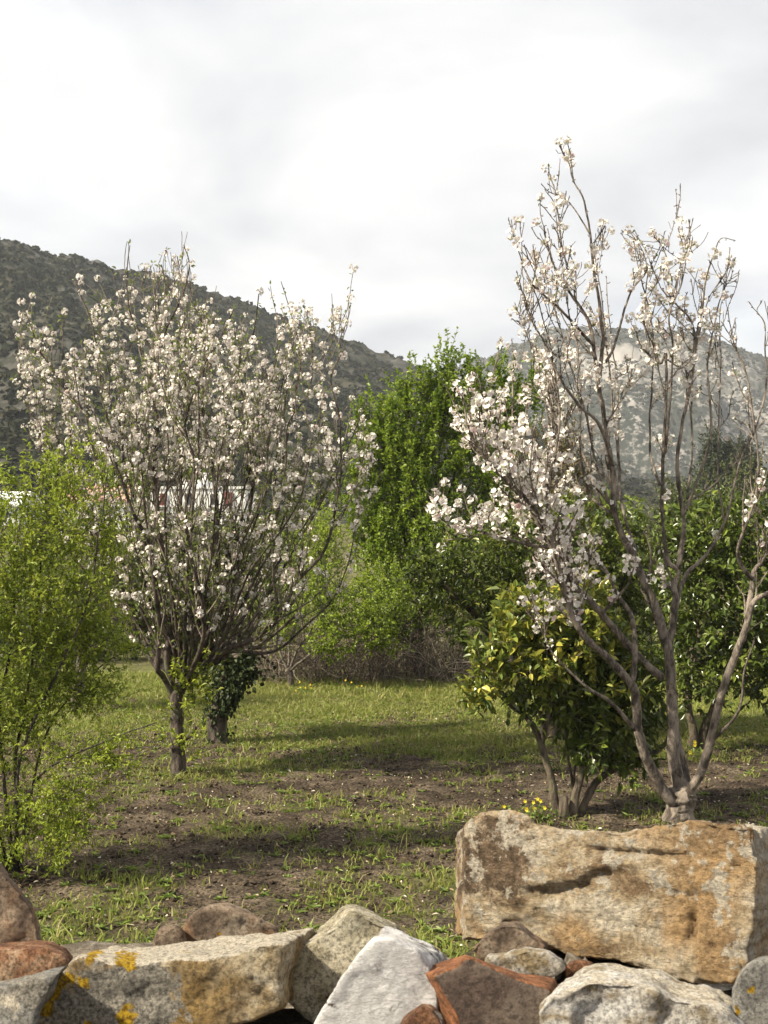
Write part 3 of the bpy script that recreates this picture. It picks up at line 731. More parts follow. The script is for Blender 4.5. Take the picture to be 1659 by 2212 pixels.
# --- tall blossoming apple tree with several stems (right)
def apple_right():
    b = on_ground(1466, 1775); Y = b[1]
    t = Tree('blossoming_apple_tree', 'tall open white blossoming apple tree forking at ground level into bare pale stems', b, 'tree', 'blossoming apple trees')
    s = 1.7068*1.17179
    z4 = lambda x, y, o: ((972*1.7068+x)/s, (1400*1.7068+y)/s, o)
    z8 = lambda x, y, o: ((972*1.7068+x)/s, (900*1.7068+y)/s, o)
    z7 = lambda x, y, o: ((972*1.7068+x)/s, (300*1.7068+y)/s, o)
    g = Geo()
    P = smooth_path([b+[0, 0, -.1], at(1468, 1750, Y), at(1474, 1722, Y), at(1482, 1700, Y)], 5)
    tube(g, P, np.interp(np.linspace(0, 1, len(P)), [0, .3, .75, 1], [.15, .105, .125, .09]), 14, bump=0.12)
    t.part('stump', g, M['apple_bark'], smooth=True)
    spec = [
     # left stem
     ([(1470, 1735, 0), z4(1240, 1070, -.05), z4(1180, 980, -.1), z4(1130, 880, -.15), z4(1100, 780, -.2), z4(1090, 650, -.25), z4(1070, 570, -.3), z4(960, 450, -.4), z4(870, 370, -.5), z4(810, 270, -.55), z4(790, 180, -.6), z8(750, 900, -.7), z8(690, 720, -.8), z8(600, 610, -.85), z8(520, 520, -.9), z8(440, 440, -.95), z8(370, 330, -1.0), z8(340, 190, -1.0)], 0.068, 0.008),
     ([z4(1070, 570, -.3), z4(1085, 430, -.3), z4(1075, 280, -.25), z4(1010, 180, -.2), z8(960, 930, -.1), z8(900, 860, 0), z8(915, 780, .05)], 0.036, 0.01),
     ([z4(1090, 770, -.2), z4(980, 640, -.35), z4(890, 590, -.45), z4(800, 510, -.5), z4(710, 400, -.55), z4(690, 290, -.6)], 0.024, 0.006),
     # middle stem
     ([(1478, 1725, 0), z4(1275, 1000, 0), z4(1250, 880, 0), z4(1245, 650, 0), z4(1230, 450, 0), z4(1195, 300, .02), z8(1160, 1050, .05), z8(1080, 880, .08), z8(1000, 690, .1), z8(990, 500, .1), z8(960, 330, .1), z7(930, 1150, .1), z7(905, 980, .1), z7(880, 870, .08), z7(810, 760, .05), z7(740, 650, 0), z7(700, 520, 0), z7(690, 480, 0)], 0.078, 0.008),
     ([z4(1200, 540, 0), z4(1080, 430, -.1), z4(980, 310, -.2), z4(870, 180, -.3), z8(790, 980, -.35), z8(730, 870, -.4), z8(690, 780, -.5), z8(620, 650, -.55), z8(560, 580, -.6), z8(480, 470, -.6)], 0.052, 0.01),
     ([z8(790, 980, -.35), z8(740, 820, -.2), z8(710, 640, -.1), z8(730, 450, -.1), z8(740, 280, 0), z8(690, 150, 0), z8(660, 60, 0)], 0.026, 0.007),
     ([z8(740, 830, -.4), z8(640, 820, -.6), z8(520, 790, -.8), z8(420, 760, -.9), z8(340, 740, -1.0)], 0.024, 0.006),
     ([z8(1000, 690, .1), z8(920, 640, .2), z8(830, 560, .3), z8(700, 560, .3), z8(560, 430, .4), z8(500, 380, .4)], 0.026, 0.007),
     ([z7(930, 1120, .1), z7(945, 950, .15), z7(930, 800, .2), z7(905, 650, .2), z7(890, 500, .2), z7(865, 360, .2), z7(820, 270, .2), z7(795, 190, .2), z7(768, 135, .2)], 0.030, 0.006),
     ([z7(890, 500, .2), z7(840, 420, .25), z7(780, 350, .3), z7(720, 320, .3), z7(685, 290, .3)], 0.013, 0.005),
     ([z7(800, 660, .05), z7(770, 560, .05), z7(755, 450, .05), z7(735, 360, .05), z7(700, 310, .05)], 0.012, 0.005),
     ([z7(905, 980, .1), z7(830, 900, -.1), z7(750, 810, -.2), z7(660, 740, -.3), z7(610, 660, -.3), z7(580, 570, -.3), z7(540, 445, -.3)], 0.024, 0.005),
     ([z8(990, 480, .1), z8(930, 300, -.2), z8(830, 200, -.3), z7(740, 1080, -.4), z7(680, 950, -.4), z7(620, 840, -.45), z7(590, 720, -.45), z7(575, 670, -.45)], 0.026, 0.005),
     ([z7(960, 1050, .15), z7(1000, 970, .2), z7(1060, 760, .25), z7(1130, 660, .3), z7(1120, 580, .3), z7(1070, 500, .3)], 0.022, 0.005),
     # second middle stem
     ([(1484, 1725, .05), z4(1300, 960, .1), z4(1262, 800, .15), z4(1240, 600, .2), z4(1235, 400, .2), z4(1260, 210, .22), z8(1255, 1000, .25), z8(1270, 930, .25), z8(1225, 870, .25), z8(1200, 600, .3), z8(1215, 300, .3), z8(1220, 0, .3), z7(1195, 1060, .3), z7(1165, 970, .3), z7(1150, 850, .3), z7(1110, 700, .3), z7(1080, 540, .3)], 0.058, 0.006),
     ([z8(1270, 925, .25), z8(1295, 720, .35), z8(1265, 450, .4), z8(1310, 200, .45), z7(1340, 1020, .5), z7(1330, 880, .5), z7(1240, 770, .5), z7(1220, 600, .5), z7(1160, 480, .5)], 0.036, 0.006),
     ([z7(1240, 800, .5), z7(1280, 650, .5), z7(1290, 560, .5), z7(1265, 430, .5), z7(1262, 310, .5)], 0.015, 0.004),
     ([z8(1260, 1090, .25), z8(1300, 960, .3), z8(1380, 870, .4), z8(1470, 720, .5), z8(1520, 530, .5), z8(1570, 380, .55), z8(1640, 280, .6)], 0.03, 0.009),
     ([z8(1335, 620, .35), z8(1440, 540, .5), z8(1530, 430, .55), z8(1600, 330, .6)], 0.018, 0.006),
     ([z7(1340, 1000, .5), z7(1370, 850, .55), z7(1390, 700, .55), z7(1420, 600, .55), z7(1455, 520, .55), z7(1510, 525, .55)], 0.018, 0.005),
     ([z8(1290, 700, .35), z8(1400, 400, .5), z8(1410, 200, .6), z7(1400, 1050, .7), z7(1440, 830, .7), z7(1470, 740, .7), z7(1505, 620, .7)], 0.024, 0.005),
     # slender upright shoots
     ([z8(740, 830, -.25), z8(700, 600, -.3), z8(740, 420, -.35), z7(760, 1270, -.35), z7(720, 1000, -.4), z7(660, 780, -.4), z7(620, 690, -.4)], 0.022, 0.005),
     ([z8(1010, 720, .1), z8(930, 520, .05), z7(870, 1270, 0), z7(800, 1050, -.05), z7(745, 860, -.1), z7(715, 740, -.1)], 0.022, 0.005),
     ([z8(1000, 640, .1), z8(1020, 500, .2), z7(990, 1280, .3), z7(975, 1100, .35), z7(955, 900, .35), z7(930, 720, .35), z7(905, 560, .35)], 0.024, 0.005),
     ([z8(1090, 860, .1), z8(1030, 650, .25), z8(1015, 450, .4), z7(1010, 1200, .45), z7(990, 1000, .5), z7(965, 800, .5), z7(960, 690, .5)], 0.024, 0.005),
     ([z8(880, 600, .15), z8(850, 420, -.1), z7(850, 1280, -.1), z7(838, 1000, -.15), z7(800, 850, -.2), z7(765, 620, -.2), z7(745, 420, -.2)], 0.02, 0.005),
     ([z8(1190, 560, .3), z8(1150, 420, .45), z7(1150, 1270, .5), z7(1160, 1000, .55), z7(1130, 820, .6), z7(1140, 670, .6), z7(1190, 560, .6)], 0.02, 0.005),
     ([z8(1215, 420, .3), z7(1235, 1250, .15), z7(1245, 1000, .1), z7(1235, 850, .1), z7(1290, 700, .1), z7(1310, 560, .1), z7(1320, 450, .1)], 0.02, 0.005),
     ([z8(1310, 620, .4), z8(1330, 420, .6), z7(1330, 1200, .7), z7(1350, 1000, .7), z7(1395, 800, .75), z7(1460, 690, .75)], 0.02, 0.005),
     ([z8(1470, 720, .5), z8(1440, 500, .6), z7(1450, 1250, .7), z7(1455, 1050, .7), z7(1450, 860, .7), z7(1470, 760, .7)], 0.016, 0.004),
     ([z8(940, 650, .2), z8(860, 430, .4), z8(760, 240, .5), z7(690, 1150, .5), z7(640, 1000, .55), z7(600, 900, .55), z7(560, 870, .55)], 0.02, 0.005),
     ([z8(700, 800, -.45), z8(620, 560, -.3), z8(560, 330, -.25), z8(560, 150, -.2), z7(560, 1100, -.2), z7(555, 960, -.2)], 0.02, 0.005),
     ([z8(560, 570, -.6), z8(480, 330, -.55), z8(430, 230, -.5), z8(470, 90, -.5), z7(500, 960, -.5)], 0.014, 0.005),
     # right stem
     ([(1488, 1730, -.02), z4(1330, 1010, -.1), z4(1370, 950, -.15), z4(1410, 820, -.2), z4(1460, 600, -.3), z4(1540, 390, -.35), z8(1570, 1150, -.4), z8(1600, 1060, -.4), z8(1690, 1010, -.4), z8(1800, 900, -.4), z8(1850, 700, -.4)], 0.058, 0.02),
     ([z8(1570, 1140, -.4), z8(1590, 1000, -.35), z8(1600, 930, -.3), z8(1640, 870, -.3), z8(1680, 760, -.3), z8(1740, 560, -.3), z8(1720, 300, -.3), z8(1740, 100, -.3)], 0.036, 0.01),
     ([z8(1585, 960, -.35), z8(1540, 900, -.4), z8(1530, 830, -.45), z8(1580, 690, -.5), z8(1620, 530, -.55), z8(1600, 300, -.6), z7(1560, 1080, -.6), z7(1500, 960, -.6), z7(1515, 870, -.6)], 0.026, 0.006),
     ([z8(1600, 330, -.6), z8(1650, 150, -.5), z7(1650, 1000, -.5), z7(1640, 880, -.5), z7(1610, 830, -.5), z7(1630, 790, -.5)], 0.014, 0.005),
     ([z4(1430, 800, -.2), z4(1500, 730, -.3), z4(1540, 640, -.35), z4(1560, 500, -.4), z4(1600, 380, -.45)], 0.018, 0.008),
    ]
    limbs = [knobbly(P, R*np.where(to_px(P)[:, 1] < 1150, .70, np.where(to_px(P)[:, 1] < 1300, .78, .86)), 0.012, 5.0) for P, R in limb_paths(spec, Y)]
    for P, R in limbs:
        g = Geo(); tube(g, P, R, 12 if R[0] > 0.04 else 7, bump=0.075); t.part('limb', g, M['apple_bark'], smooth=True)
    env = [(910, 1040), (930, 960), (965, 820), (1050, 790), (1100, 690), (1120, 640), (1090, 480), (1110, 465), (1160, 500), (1170, 395), (1205, 310), (1240, 310), (1290, 380), (1300, 480), (1350, 500), (1400, 480), (1440, 500), (1455, 400), (1470, 400), (1490, 470), (1560, 505), (1600, 580), (1590, 660), (1640, 640), (1900, 700), (1900, 1350), (1600, 1360), (1450, 1300), (1440, 1420), (1300, 1400), (1150, 1400), (1100, 1260), (960, 1180)]
    one, two = grow(limbs[:-1], env, 210, 0.45, 300, 0.2, 0.08, 0.75, 0.3, Y, 1.5, wig=0.12)
    leftward = [(P, R) for P, R in limbs if to_px(P[-1])[0] < 1260 and 780 < to_px(P[-1])[1] < 1400]
    more1, more2 = grow(leftward, env, 130, .5, 170, .22, .10, .85, .25, Y, 1.6, wig=.12)
    one, two = one+more1, two+more2
    g = Geo()
    for P, R in one: tube(g, P, R, 5, cap=False)
    for P, R in two: tube(g, P, R, 4, cap=False)
    # short stubby spurs
    upper = [(P[len(P)*2//5:], R[len(R)*2//5:]) for P, R in limbs]
    Sp, Dp = sites_along(upper+one, 0.10)
    for p, d in zip(Sp, Dp): tube(g, [p, p+d*.02, p+d*.02+rdir(1)[0]*.016], [.005, .004, .003], 4)
    t.part('twigs', g, M['apple_bark'], 'stuff', True)
    S, D = sites_along(one+two+upper, 0.05)
    px = to_px(S); keep = in_poly(px, env); S, D, px = S[keep], D[keep], px[keep]
    w = 0.15+0.30*np.exp(-((px[:, 0]-1090)/160)**2-((px[:, 1]-1000)/200)**2)+0.28*np.exp(-((px[:, 0]-1240)/110)**2-((px[:, 1]-1230)/110)**2)+0.32*np.exp(-((px[:, 0]-1420)/110)**2-((px[:, 1]-760)/200)**2)
    w += .25*np.exp(-((px[:, 0]-990)/70)**2-((px[:, 1]-1040)/130)**2)
    w *= np.where(px[:, 0] > 1560, 0.55, 1)
    th = rng.random(len(S)) < np.clip(w*1.6, 0, 1); S, D, w = S[th], D[th], w[th]
    idx = pick_apart(S, w, 640, .098)
    put_blossoms(t, S[idx]+D[idx]*0.035, D[idx], blossom_meshes(8, 0.076), 300, 0.7, 1.25)
    g = Geo(); spur_leaves(g, S[idx], D[idx], 1300, 0.034, 0.015)
    t.part('leaves', g, M['apple_leaf'], 'stuff')
apple_right()

def lobe(dx, dy, Y, rx, rz, ry):
    return at(dx, dy, Y), np.array([rx*Y/F, ry, rz*Y/F])

def leafy_crown(t, lobes, n_shoots, shoot_len, leaf_n, leaf_l, leaf_w, mat, upw=0.6, shell=2.2, bark='dark_bark', droop=0.15, leaf_out=0.6, floor=0.0, parts=0, thick=0.004, flat=1.0, name='leaves', cap_px=None):
    vol = np.array([r.prod() for c, r in lobes])**0.75; ch = rng.choice(len(lobes), n_shoots, p=vol/vol.sum())
    C = np.array([c for c, r in lobes])[ch]; Rr = np.array([r for c, r in lobes])[ch]
    o = rdir(n_shoots)*(rng.random(n_shoots)**(1/shell))[:, None]
    p = C+o*Rr
    d = norm(o*0.7+np.array([0, 0, upw])+rng.normal(size=(n_shoots, 3))*0.35)
    L = shoot_len*(0.5+0.9*rng.random(n_shoots))
    p = p-d*L[:, None]*0.35
    keep = p[:, 2] > floor; p, d, L = p[keep], d[keep], L[keep]
    n = len(p); st = 5
    pts = [p]; dd = d
    for k in range(st):
        dd = norm(dd+rng.normal(size=(n, 3))*0.13+np.array([0, 0, 0.05*upw])); pts.append(pts[-1]+dd*(L/st)[:, None])
    pts = np.stack(pts, 1)
    # twigs as three-sided tubes
    g = Geo(); tang = norm(np.gradient(pts, axis=1)); ref = rdir(n)[:, None, :]
    U = norm(np.cross(tang, ref)); W = np.cross(tang, U)
    rad = thick*np.linspace(1, 0.4, st+1)[None, :, None, None]
    a3 = np.arange(3)*2*math.pi/3
    V = pts[:, :, None, :]+rad*(U[:, :, None, :]*np.cos(a3)[None, None, :, None]+W[:, :, None, :]*np.sin(a3)[None, None, :, None])
    i = (np.arange(n)*(st+1)*3)[:, None, None]; k = (np.arange(st)*3)[None, :, None]; j = np.arange(3)[None, None, :]; j2 = (j+1) % 3
    q = np.stack([i+k+j, i+k+j2, i+k+3+j2, i+k+3+j], -1).reshape(-1, 4)
    g.add(V.reshape(-1, 3), q); t.part('twigs', g, M[bark], 'stuff')
    m = n*leaf_n
    si = np.repeat(np.arange(n), leaf_n); tt = rng.random(m)*st; k0 = np.minimum(tt.astype(int), st-1); f = (tt-k0)[:, None]
    pos = pts[si, k0]*(1-f)+pts[si, k0+1]*f
    ld = norm(tang[si, k0]*leaf_out+rdir(m)); nr = norm(rdir(m)*0.8+np.array([-.15, -.1, 1.0])*flat)
    rnd = np.clip(0.55*rng.random(m)+0.45*np.repeat(rng.random(n), leaf_n), 0, 1)
    ll = leaf_l*(0.55+0.7*rng.random(m)); lw = leaf_w*(0.6+0.6*rng.random(m))
    if parts:
        # the leaves that show largest are objects of their own, sharing a few leaf meshes
        score = pos[:, 1]*3 + pos[:, 0]*0.3 - ll*8
        big = np.argsort(score)[:parts]; rest = np.ones(m, bool); rest[big] = False
        base = []
        for v in range(6):
            gg = Geo(); leaves(gg, [[0, 0, 0]], [[0, 1, 0]], [[0, 0, 1]], 1.0, leaf_w/leaf_l*(0.85+0.06*v), 0.22, droop, rnd=np.array([0.15+v*0.15]))
            me = gg.mesh('leaf'); me.materials.append(M[mat]); base.append(me)
        src = None
        for e, b_ in enumerate(big):
            if src is None: o_ = src = obj('leaf', base[0], None, t.root)
            else: o_ = src.copy(); o_.data = base[e % 6]; COL.objects.link(o_); o_.parent = t.root
            dv = Vector(ld[b_]); nv = Vector(nr[b_]); sx = dv.cross(nv).normalized(); uz = sx.cross(dv)
            o_.matrix_local = Matrix.Translation(Vector(pos[b_]-t.base)) @ Matrix((sx, dv, uz)).transposed().to_4x4() @ Matrix.Scale(float(ll[b_]), 4)
        pos, ld, nr, ll, lw, rnd = pos[rest], ld[rest], nr[rest], ll[rest], lw[rest], rnd[rest]
    g = Geo(); leaves(g, pos, ld, nr, ll, lw, 0.22, droop, rnd)
    t.part(name, g, M[mat], 'stuff')
    return pts

def limbs_to(t, start, targets, r0, r1, bark, bend=0.25, name='limb'):
    for T in targets:
        m = (start+T)/2+np.array([0, 0, -1])*bend*np.linalg.norm(T-start)*0.4+rdir(1)[0]*0.08
        P = smooth_path([start, m*0.6+start*0.4, m, T], 5)
        g = Geo(); P, R = knobbly(P, np.linspace(r0, r1, len(P)), 0.02, 4); tube(g, P, R, 7, bump=0.05); t.part(name, g, M[bark], smooth=True)

# --- fresh green shrub tree at the left edge
def shrub_left():
    b = on_ground(30, 1885); Y = b[1]
    t = Tree('leafy_bush', 'fresh light green leafy bush with thin dark stems and wispy low branches', b, 'bush')
    stems = [([(40, 1885, 0), (35, 1640, 0), (60, 1500, .05), (75, 1390, .1), (90, 1200, .1), (110, 1040, .1)], .017, .005),
             ([(30, 1885, 0), (0, 1560, .1), (25, 1390, .15), (35, 1200, .2), (60, 1050, .2)], .017, .005),
             ([(35, 1880, 0), (45, 1640, -.1), (130, 1440, -.1), (190, 1300, -.1), (215, 1150, -.1), (235, 1010, -.1)], .016, .004),
             ([(20, 1880, 0), (-60, 1600, .1), (-120, 1300, .2), (-150, 1100, .2)], .018, .005),
             ([(45, 1870, -.1), (70, 1700, -.15), (160, 1630, -.2), (260, 1590, -.25), (335, 1560, -.3)], .012, .004),
             ([(40, 1870, .1), (90, 1620, .2), (140, 1520, .3), (230, 1430, .4), (330, 1390, .4)], .012, .004)]
    paths = [knobbly(P, R, .012, 4) for P, R in limb_paths(stems, Y)]
    for P, R in paths:
        g = Geo(); tube(g, P, R, 7, bump=0.04); t.part('stem', g, M['dark_bark'], smooth=True)
    up = [lobe(50, 1230, Y, 110, 150, .45), lobe(145, 1110, Y, 70, 100, .35), lobe(228, 1040, Y, 14, 60, .10), lobe(105, 1020, Y+.1, 35, 50, .2), lobe(175, 1280, Y, 75, 110, .35), lobe(80, 1390, Y, 110, 90, .45),
          lobe(190, 1390, Y+.2, 70, 60, .3), lobe(-120, 1250, Y, 150, 220, .6), lobe(236, 1180, Y, 22, 80, .15), lobe(40, 1060, Y, 40, 60, .2), lobe(160, 1000, Y, 14, 40, .1), lobe(255, 1360, Y+.2, 50, 35, .2)]
    leafy_crown(t, up, 1250, 0.28, 16, 0.037, 0.018, 'shrub_leaf', upw=0.7, shell=2.2, floor=0.03, thick=.0022)
    low = [lobe(30, 1560, Y, 90, 100, .4), lobe(150, 1500, Y+.2, 110, 60, .35), lobe(-100, 1580, Y, 120, 180, .5), lobe(50, 1770, Y-.1, 100, 70, .35), lobe(-60, 1820, Y-.1, 110, 70, .4), lobe(170, 1630, Y-.2, 80, 25, .2), lobe(270, 1590, Y-.25, 60, 16, .12), lobe(110, 1840, Y-.2, 60, 30, .2), lobe(290, 1400, Y+.4, 50, 20, .15), lobe(60, 1480, Y, 100, 60, .35), lobe(220, 1480, Y+.1, 70, 50, .25), lobe(150, 1720, Y-.2, 80, 60, .3), lobe(240, 1640, Y-.2, 60, 30, .2), lobe(130, 1790, Y-.3, 80, 50, .3)]
    leafy_crown(t, low, 1050, 0.24, 14, 0.036, 0.017, 'shrub_leaf', upw=0.2, shell=1.8, floor=0.03, thick=.0022)
shrub_left()

# --- ivy-clad old tree behind the left apple tree
def ivy_tree():
    b = on_ground(472, 1606); Y = b[1]
    t = Tree('old_apple_tree', 'thick leaning trunk wrapped in dark ivy behind the single trunked apple tree', b, 'tree')
    g = Geo(); P = smooth_path([b+[0, 0, -.1], at(470, 1560, Y), at(482, 1510, Y), at(498, 1470, Y), at(500, 1425, Y)], 6)
    P, R = knobbly(P, np.interp(np.linspace(0, 1, len(P)), [0, .15, .6, .85, 1], [.14, .105, .12, .14, .10]), .03, 4)
    tube(g, P, R, 14, bump=.06); t.part('trunk', g, M['old_bark'], smooth=True)
    g = Geo(); n = 1500
    k = rng.integers(0, len(P), n); lo = rng.random(n) < np.interp(np.linspace(0, 1, len(P)), [0, .3, .5, 1], [.03, .12, .8, 1])[k]; k = k[lo]; n = len(k)
    a = rng.random(n)*2*math.pi; rd = np.stack([np.cos(a), np.sin(a), 0*a], -1)
    p = P[k]+rd*(R[k]*(1.0+.5*rng.random(n)))[:, None]+rng.normal(size=(n, 3))*.03
    bulge = p[:, 2] > at(500, 1470, Y)[2]; p[bulge] += rng.normal(size=(bulge.sum(), 3))*.09
    leaves(g, p, norm(rd*.4+np.array([0, 0, -.8])+rdir(n)*.5), norm(rd+rdir(n)*.4), .06*(.6+.6*rng.random(n)), .05)
    extra = at(510, 1440, Y)+rng.normal(size=(500, 3))*np.array([.15, .13, .10])
    leaves(g, extra, norm(rdir(500)+np.array([0, 0, -.5])), norm(rdir(500)+np.array([0, 0, .8])), .06, .05)
    t.part('ivy', g, M['ivy_leaf'], 'stuff')
    top = P[-1]
    tg = [at(420, 1250, Y+.3), at(520, 1170, Y+.5), at(600, 1230, Y), at(650, 1320, Y-.3), at(470, 1150, Y+.2), at(360, 1280, Y+.6), at(580, 1130, Y+.8)]
    limbs = []
    for T in tg:
        m = (top+T)/2+np.array([0, 0, -.05]); Q = smooth_path([top-[0, 0, .05], top*.6+m*.4+rdir(1)[0]*.04, m+rdir(1)[0]*.06, T], 5)
        Rr = np.linspace(.045, .012, len(Q)); limbs.append((Q, Rr)); g = Geo(); tube(g, Q, Rr, 7, bump=.05); t.part('limb', g, M['grey_bark'], smooth=True)
    env = [(250, 1420), (230, 1250), (330, 1150), (480, 1140), (640, 1100), (740, 1100), (770, 1250), (720, 1380), (600, 1420), (450, 1430)]
    one, two = grow(limbs, env, 150, .8, 260, .35, .12, .8, .25, Y, 1.5)
    g = Geo()
    for Q, Rr in one+two: tube(g, Q, Rr, 4, cap=False)
    t.part('twigs', g, M['grey_bark'], 'stuff', True)
    S, D = sites_along(one+two, .05)
    idx = rng.choice(len(S), min(330, len(S)), replace=False)
    put_blossoms(t, S[idx]+D[idx]*.03, D[idx], blossom_meshes(4, .066), 0)
    g = Geo(); spur_leaves(g, S, D, 4500, .045, .022); t.part('leaves', g, M['apple_leaf'], 'stuff')
ivy_tree()

# --- upright dark green plum tree in the middle
def plum_tree():
    b = on_ground(905, 1462); Y = b[1]-.3
    t = Tree('plum_tree', 'tall dense bright green tree with upright leafy spires above the dry thicket', b)
    g = Geo(); P = smooth_path([b+[0, 0, -.1], at(900, 1400, Y), at(905, 1330, Y), at(910, 1270, Y)], 5); P, R = knobbly(P, np.linspace(.13, .09, len(P)), .02, 4)
    tube(g, P, R, 10, bump=.05); t.part('trunk', g, M['dark_bark'], smooth=True)
    lob = [lobe(905, 1010, Y, 110, 170, .8), lobe(960, 880, Y, 55, 75, .45), lobe(850, 960, Y, 60, 130, .5), lobe(1010, 930, Y, 60, 110, .5), lobe(830, 1150, Y-.3, 75, 150, .6),
           lobe(930, 1230, Y-.3, 130, 150, .9), lobe(1090, 900, Y+.2, 60, 90, .5), lobe(1150, 850, Y+.2, 35, 60, .3), lobe(880, 850, Y, 18, 55, .2), lobe(972, 800, Y, 22, 60, .2), lobe(940, 840, Y, 40, 60, .3), lobe(1030, 850, Y, 40, 60, .3), lobe(800, 960, Y, 35, 90, .3), lobe(1010, 800, Y+.1, 14, 45, .15),
           lobe(815, 900, Y, 16, 60, .2), lobe(1080, 820, Y+.2, 20, 55, .2), lobe(780, 1050, Y-.1, 40, 120, .4), lobe(1060, 1050, Y, 90, 150, .7), lobe(860, 1330, Y-.6, 70, 70, .5), lobe(930, 900, Y, 20, 80, .2), lobe(770, 900, Y, 10, 40, .15)]
    pts = leafy_crown(t, lob, 2000, .56, 24, .074, .044, 'plum_leaf', upw=1.0, shell=1.8, thick=.005)
    limbs_to(t, P[-1], [c for c, r in lob[:9]], .05, .012, 'dark_bark')
plum_tree()

# --- small light green fruit tree left of the thicket
def small_fruit_tree():
    b = on_ground(628, 1487); Y = b[1]
    t = Tree('small_fruit_tree', 'small vase shaped fruit tree with light green leaves left of the dry thicket', b)
    g = Geo(); tube(g, smooth_path([b+[0, 0, -.08], at(628, 1462, Y), at(622, 1445, Y)], 4), .055, 9, bump=.06); t.part('trunk', g, M['grey_bark'], smooth=True)
    s = at(624, 1450, Y)
    for pts in ([(624, 1452, 0), (605, 1410, 0), (590, 1360, .1), (560, 1300, .2)], [(624, 1452, 0), (645, 1400, 0), (680, 1350, -.1), (720, 1280, -.2)], [(624, 1452, 0), (625, 1400, .2), (640, 1330, .3), (660, 1240, .4)], [(624, 1452, 0), (655, 1425, -.2), (720, 1380, -.3), (800, 1350, -.4)]):
        for P, R in limb_paths([(pts, .03, .008)], Y): g = Geo(); tube(g, *knobbly(P, R, .02), 7, bump=.05); t.part('limb', g, M['grey_bark'], smooth=True)
    lob = [lobe(760, 1360, Y-.3, 85, 60, .6), lobe(710, 1300, Y-.1, 70, 70, .6), lobe(820, 1300, Y-.2, 70, 80, .6), lobe(700, 1400, Y-.2, 50, 28, .4), lobe(600, 1340, Y+.2, 50, 60, .5), lobe(660, 1240, Y+.3, 60, 60, .5), lobe(830, 1390, Y-.2, 40, 25, .3)]
    leafy_crown(t, lob, 700, .3, 15, .055, .034, 'light_plum_leaf', upw=.35, shell=2.4)
small_fruit_tree()

# --- citrus trees
def young_citrus():
    b = on_ground(1225, 1778); Y = b[1]+.25; b = np.array([b[0], Y, 0])
    t = Tree('lemon_tree', 'low citrus tree with yellow green leaves on several splayed brown stems', b, 'tree', 'citrus trees')
    spec = [([(1205, 1775, 0), (1195, 1700, 0), (1170, 1610, 0), (1140, 1550, .05), (1100, 1520, .1), (1070, 1470, .1)], .048, .014),
            ([(1235, 1778, 0), (1245, 1700, 0), (1270, 1630, .05), (1285, 1560, .1), (1290, 1470, .1)], .048, .016),
            ([(1245, 1775, .05), (1280, 1700, .1), (1340, 1650, .2), (1400, 1635, .25), (1440, 1600, .3), (1455, 1530, .3)], .045, .016),
            ([(1225, 1770, .1), (1235, 1690, .15), (1225, 1620, .2), (1215, 1540, .25)], .018, .008),
            ([(1240, 1770, .1), (1240, 1690, .2), (1250, 1610, .25), (1260, 1530, .3)], .016, .008),
            ([(1170, 1610, 0), (1185, 1540, -.1), (1190, 1450, -.15), (1170, 1380, -.2)], .026, .01)]
    for P, R in limb_paths(spec, Y):
        g = Geo(); tube(g, *knobbly(P, R, .02, 5), 9, bump=.05); t.part('stem', g, M['citrus_bark'], smooth=True)
    g = Geo(); tube(g, [at(1217, 1790, Y-.05), at(1218, 1745, Y-.05), at(1217, 1722, Y-.05)], [.05, .042, .036], 9, bump=.05); t.part('cut_stump', g, M['citrus_bark'], smooth=True)
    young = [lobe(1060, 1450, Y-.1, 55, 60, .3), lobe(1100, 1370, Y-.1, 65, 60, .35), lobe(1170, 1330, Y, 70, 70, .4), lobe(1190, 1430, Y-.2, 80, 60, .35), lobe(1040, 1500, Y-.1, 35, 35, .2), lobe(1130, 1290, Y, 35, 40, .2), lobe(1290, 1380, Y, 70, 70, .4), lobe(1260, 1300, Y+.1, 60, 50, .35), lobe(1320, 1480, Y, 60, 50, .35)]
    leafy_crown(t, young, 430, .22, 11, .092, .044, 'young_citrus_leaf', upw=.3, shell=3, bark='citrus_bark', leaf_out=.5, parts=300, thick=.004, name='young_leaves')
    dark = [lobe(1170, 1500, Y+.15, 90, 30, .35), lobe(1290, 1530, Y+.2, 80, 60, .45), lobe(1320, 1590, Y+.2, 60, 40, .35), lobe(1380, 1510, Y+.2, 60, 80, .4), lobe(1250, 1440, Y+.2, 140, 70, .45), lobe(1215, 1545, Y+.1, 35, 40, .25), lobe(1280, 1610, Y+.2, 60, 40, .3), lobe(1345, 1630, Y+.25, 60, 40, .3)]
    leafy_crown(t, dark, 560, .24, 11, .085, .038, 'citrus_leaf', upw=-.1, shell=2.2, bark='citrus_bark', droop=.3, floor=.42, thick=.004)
young_citrus()

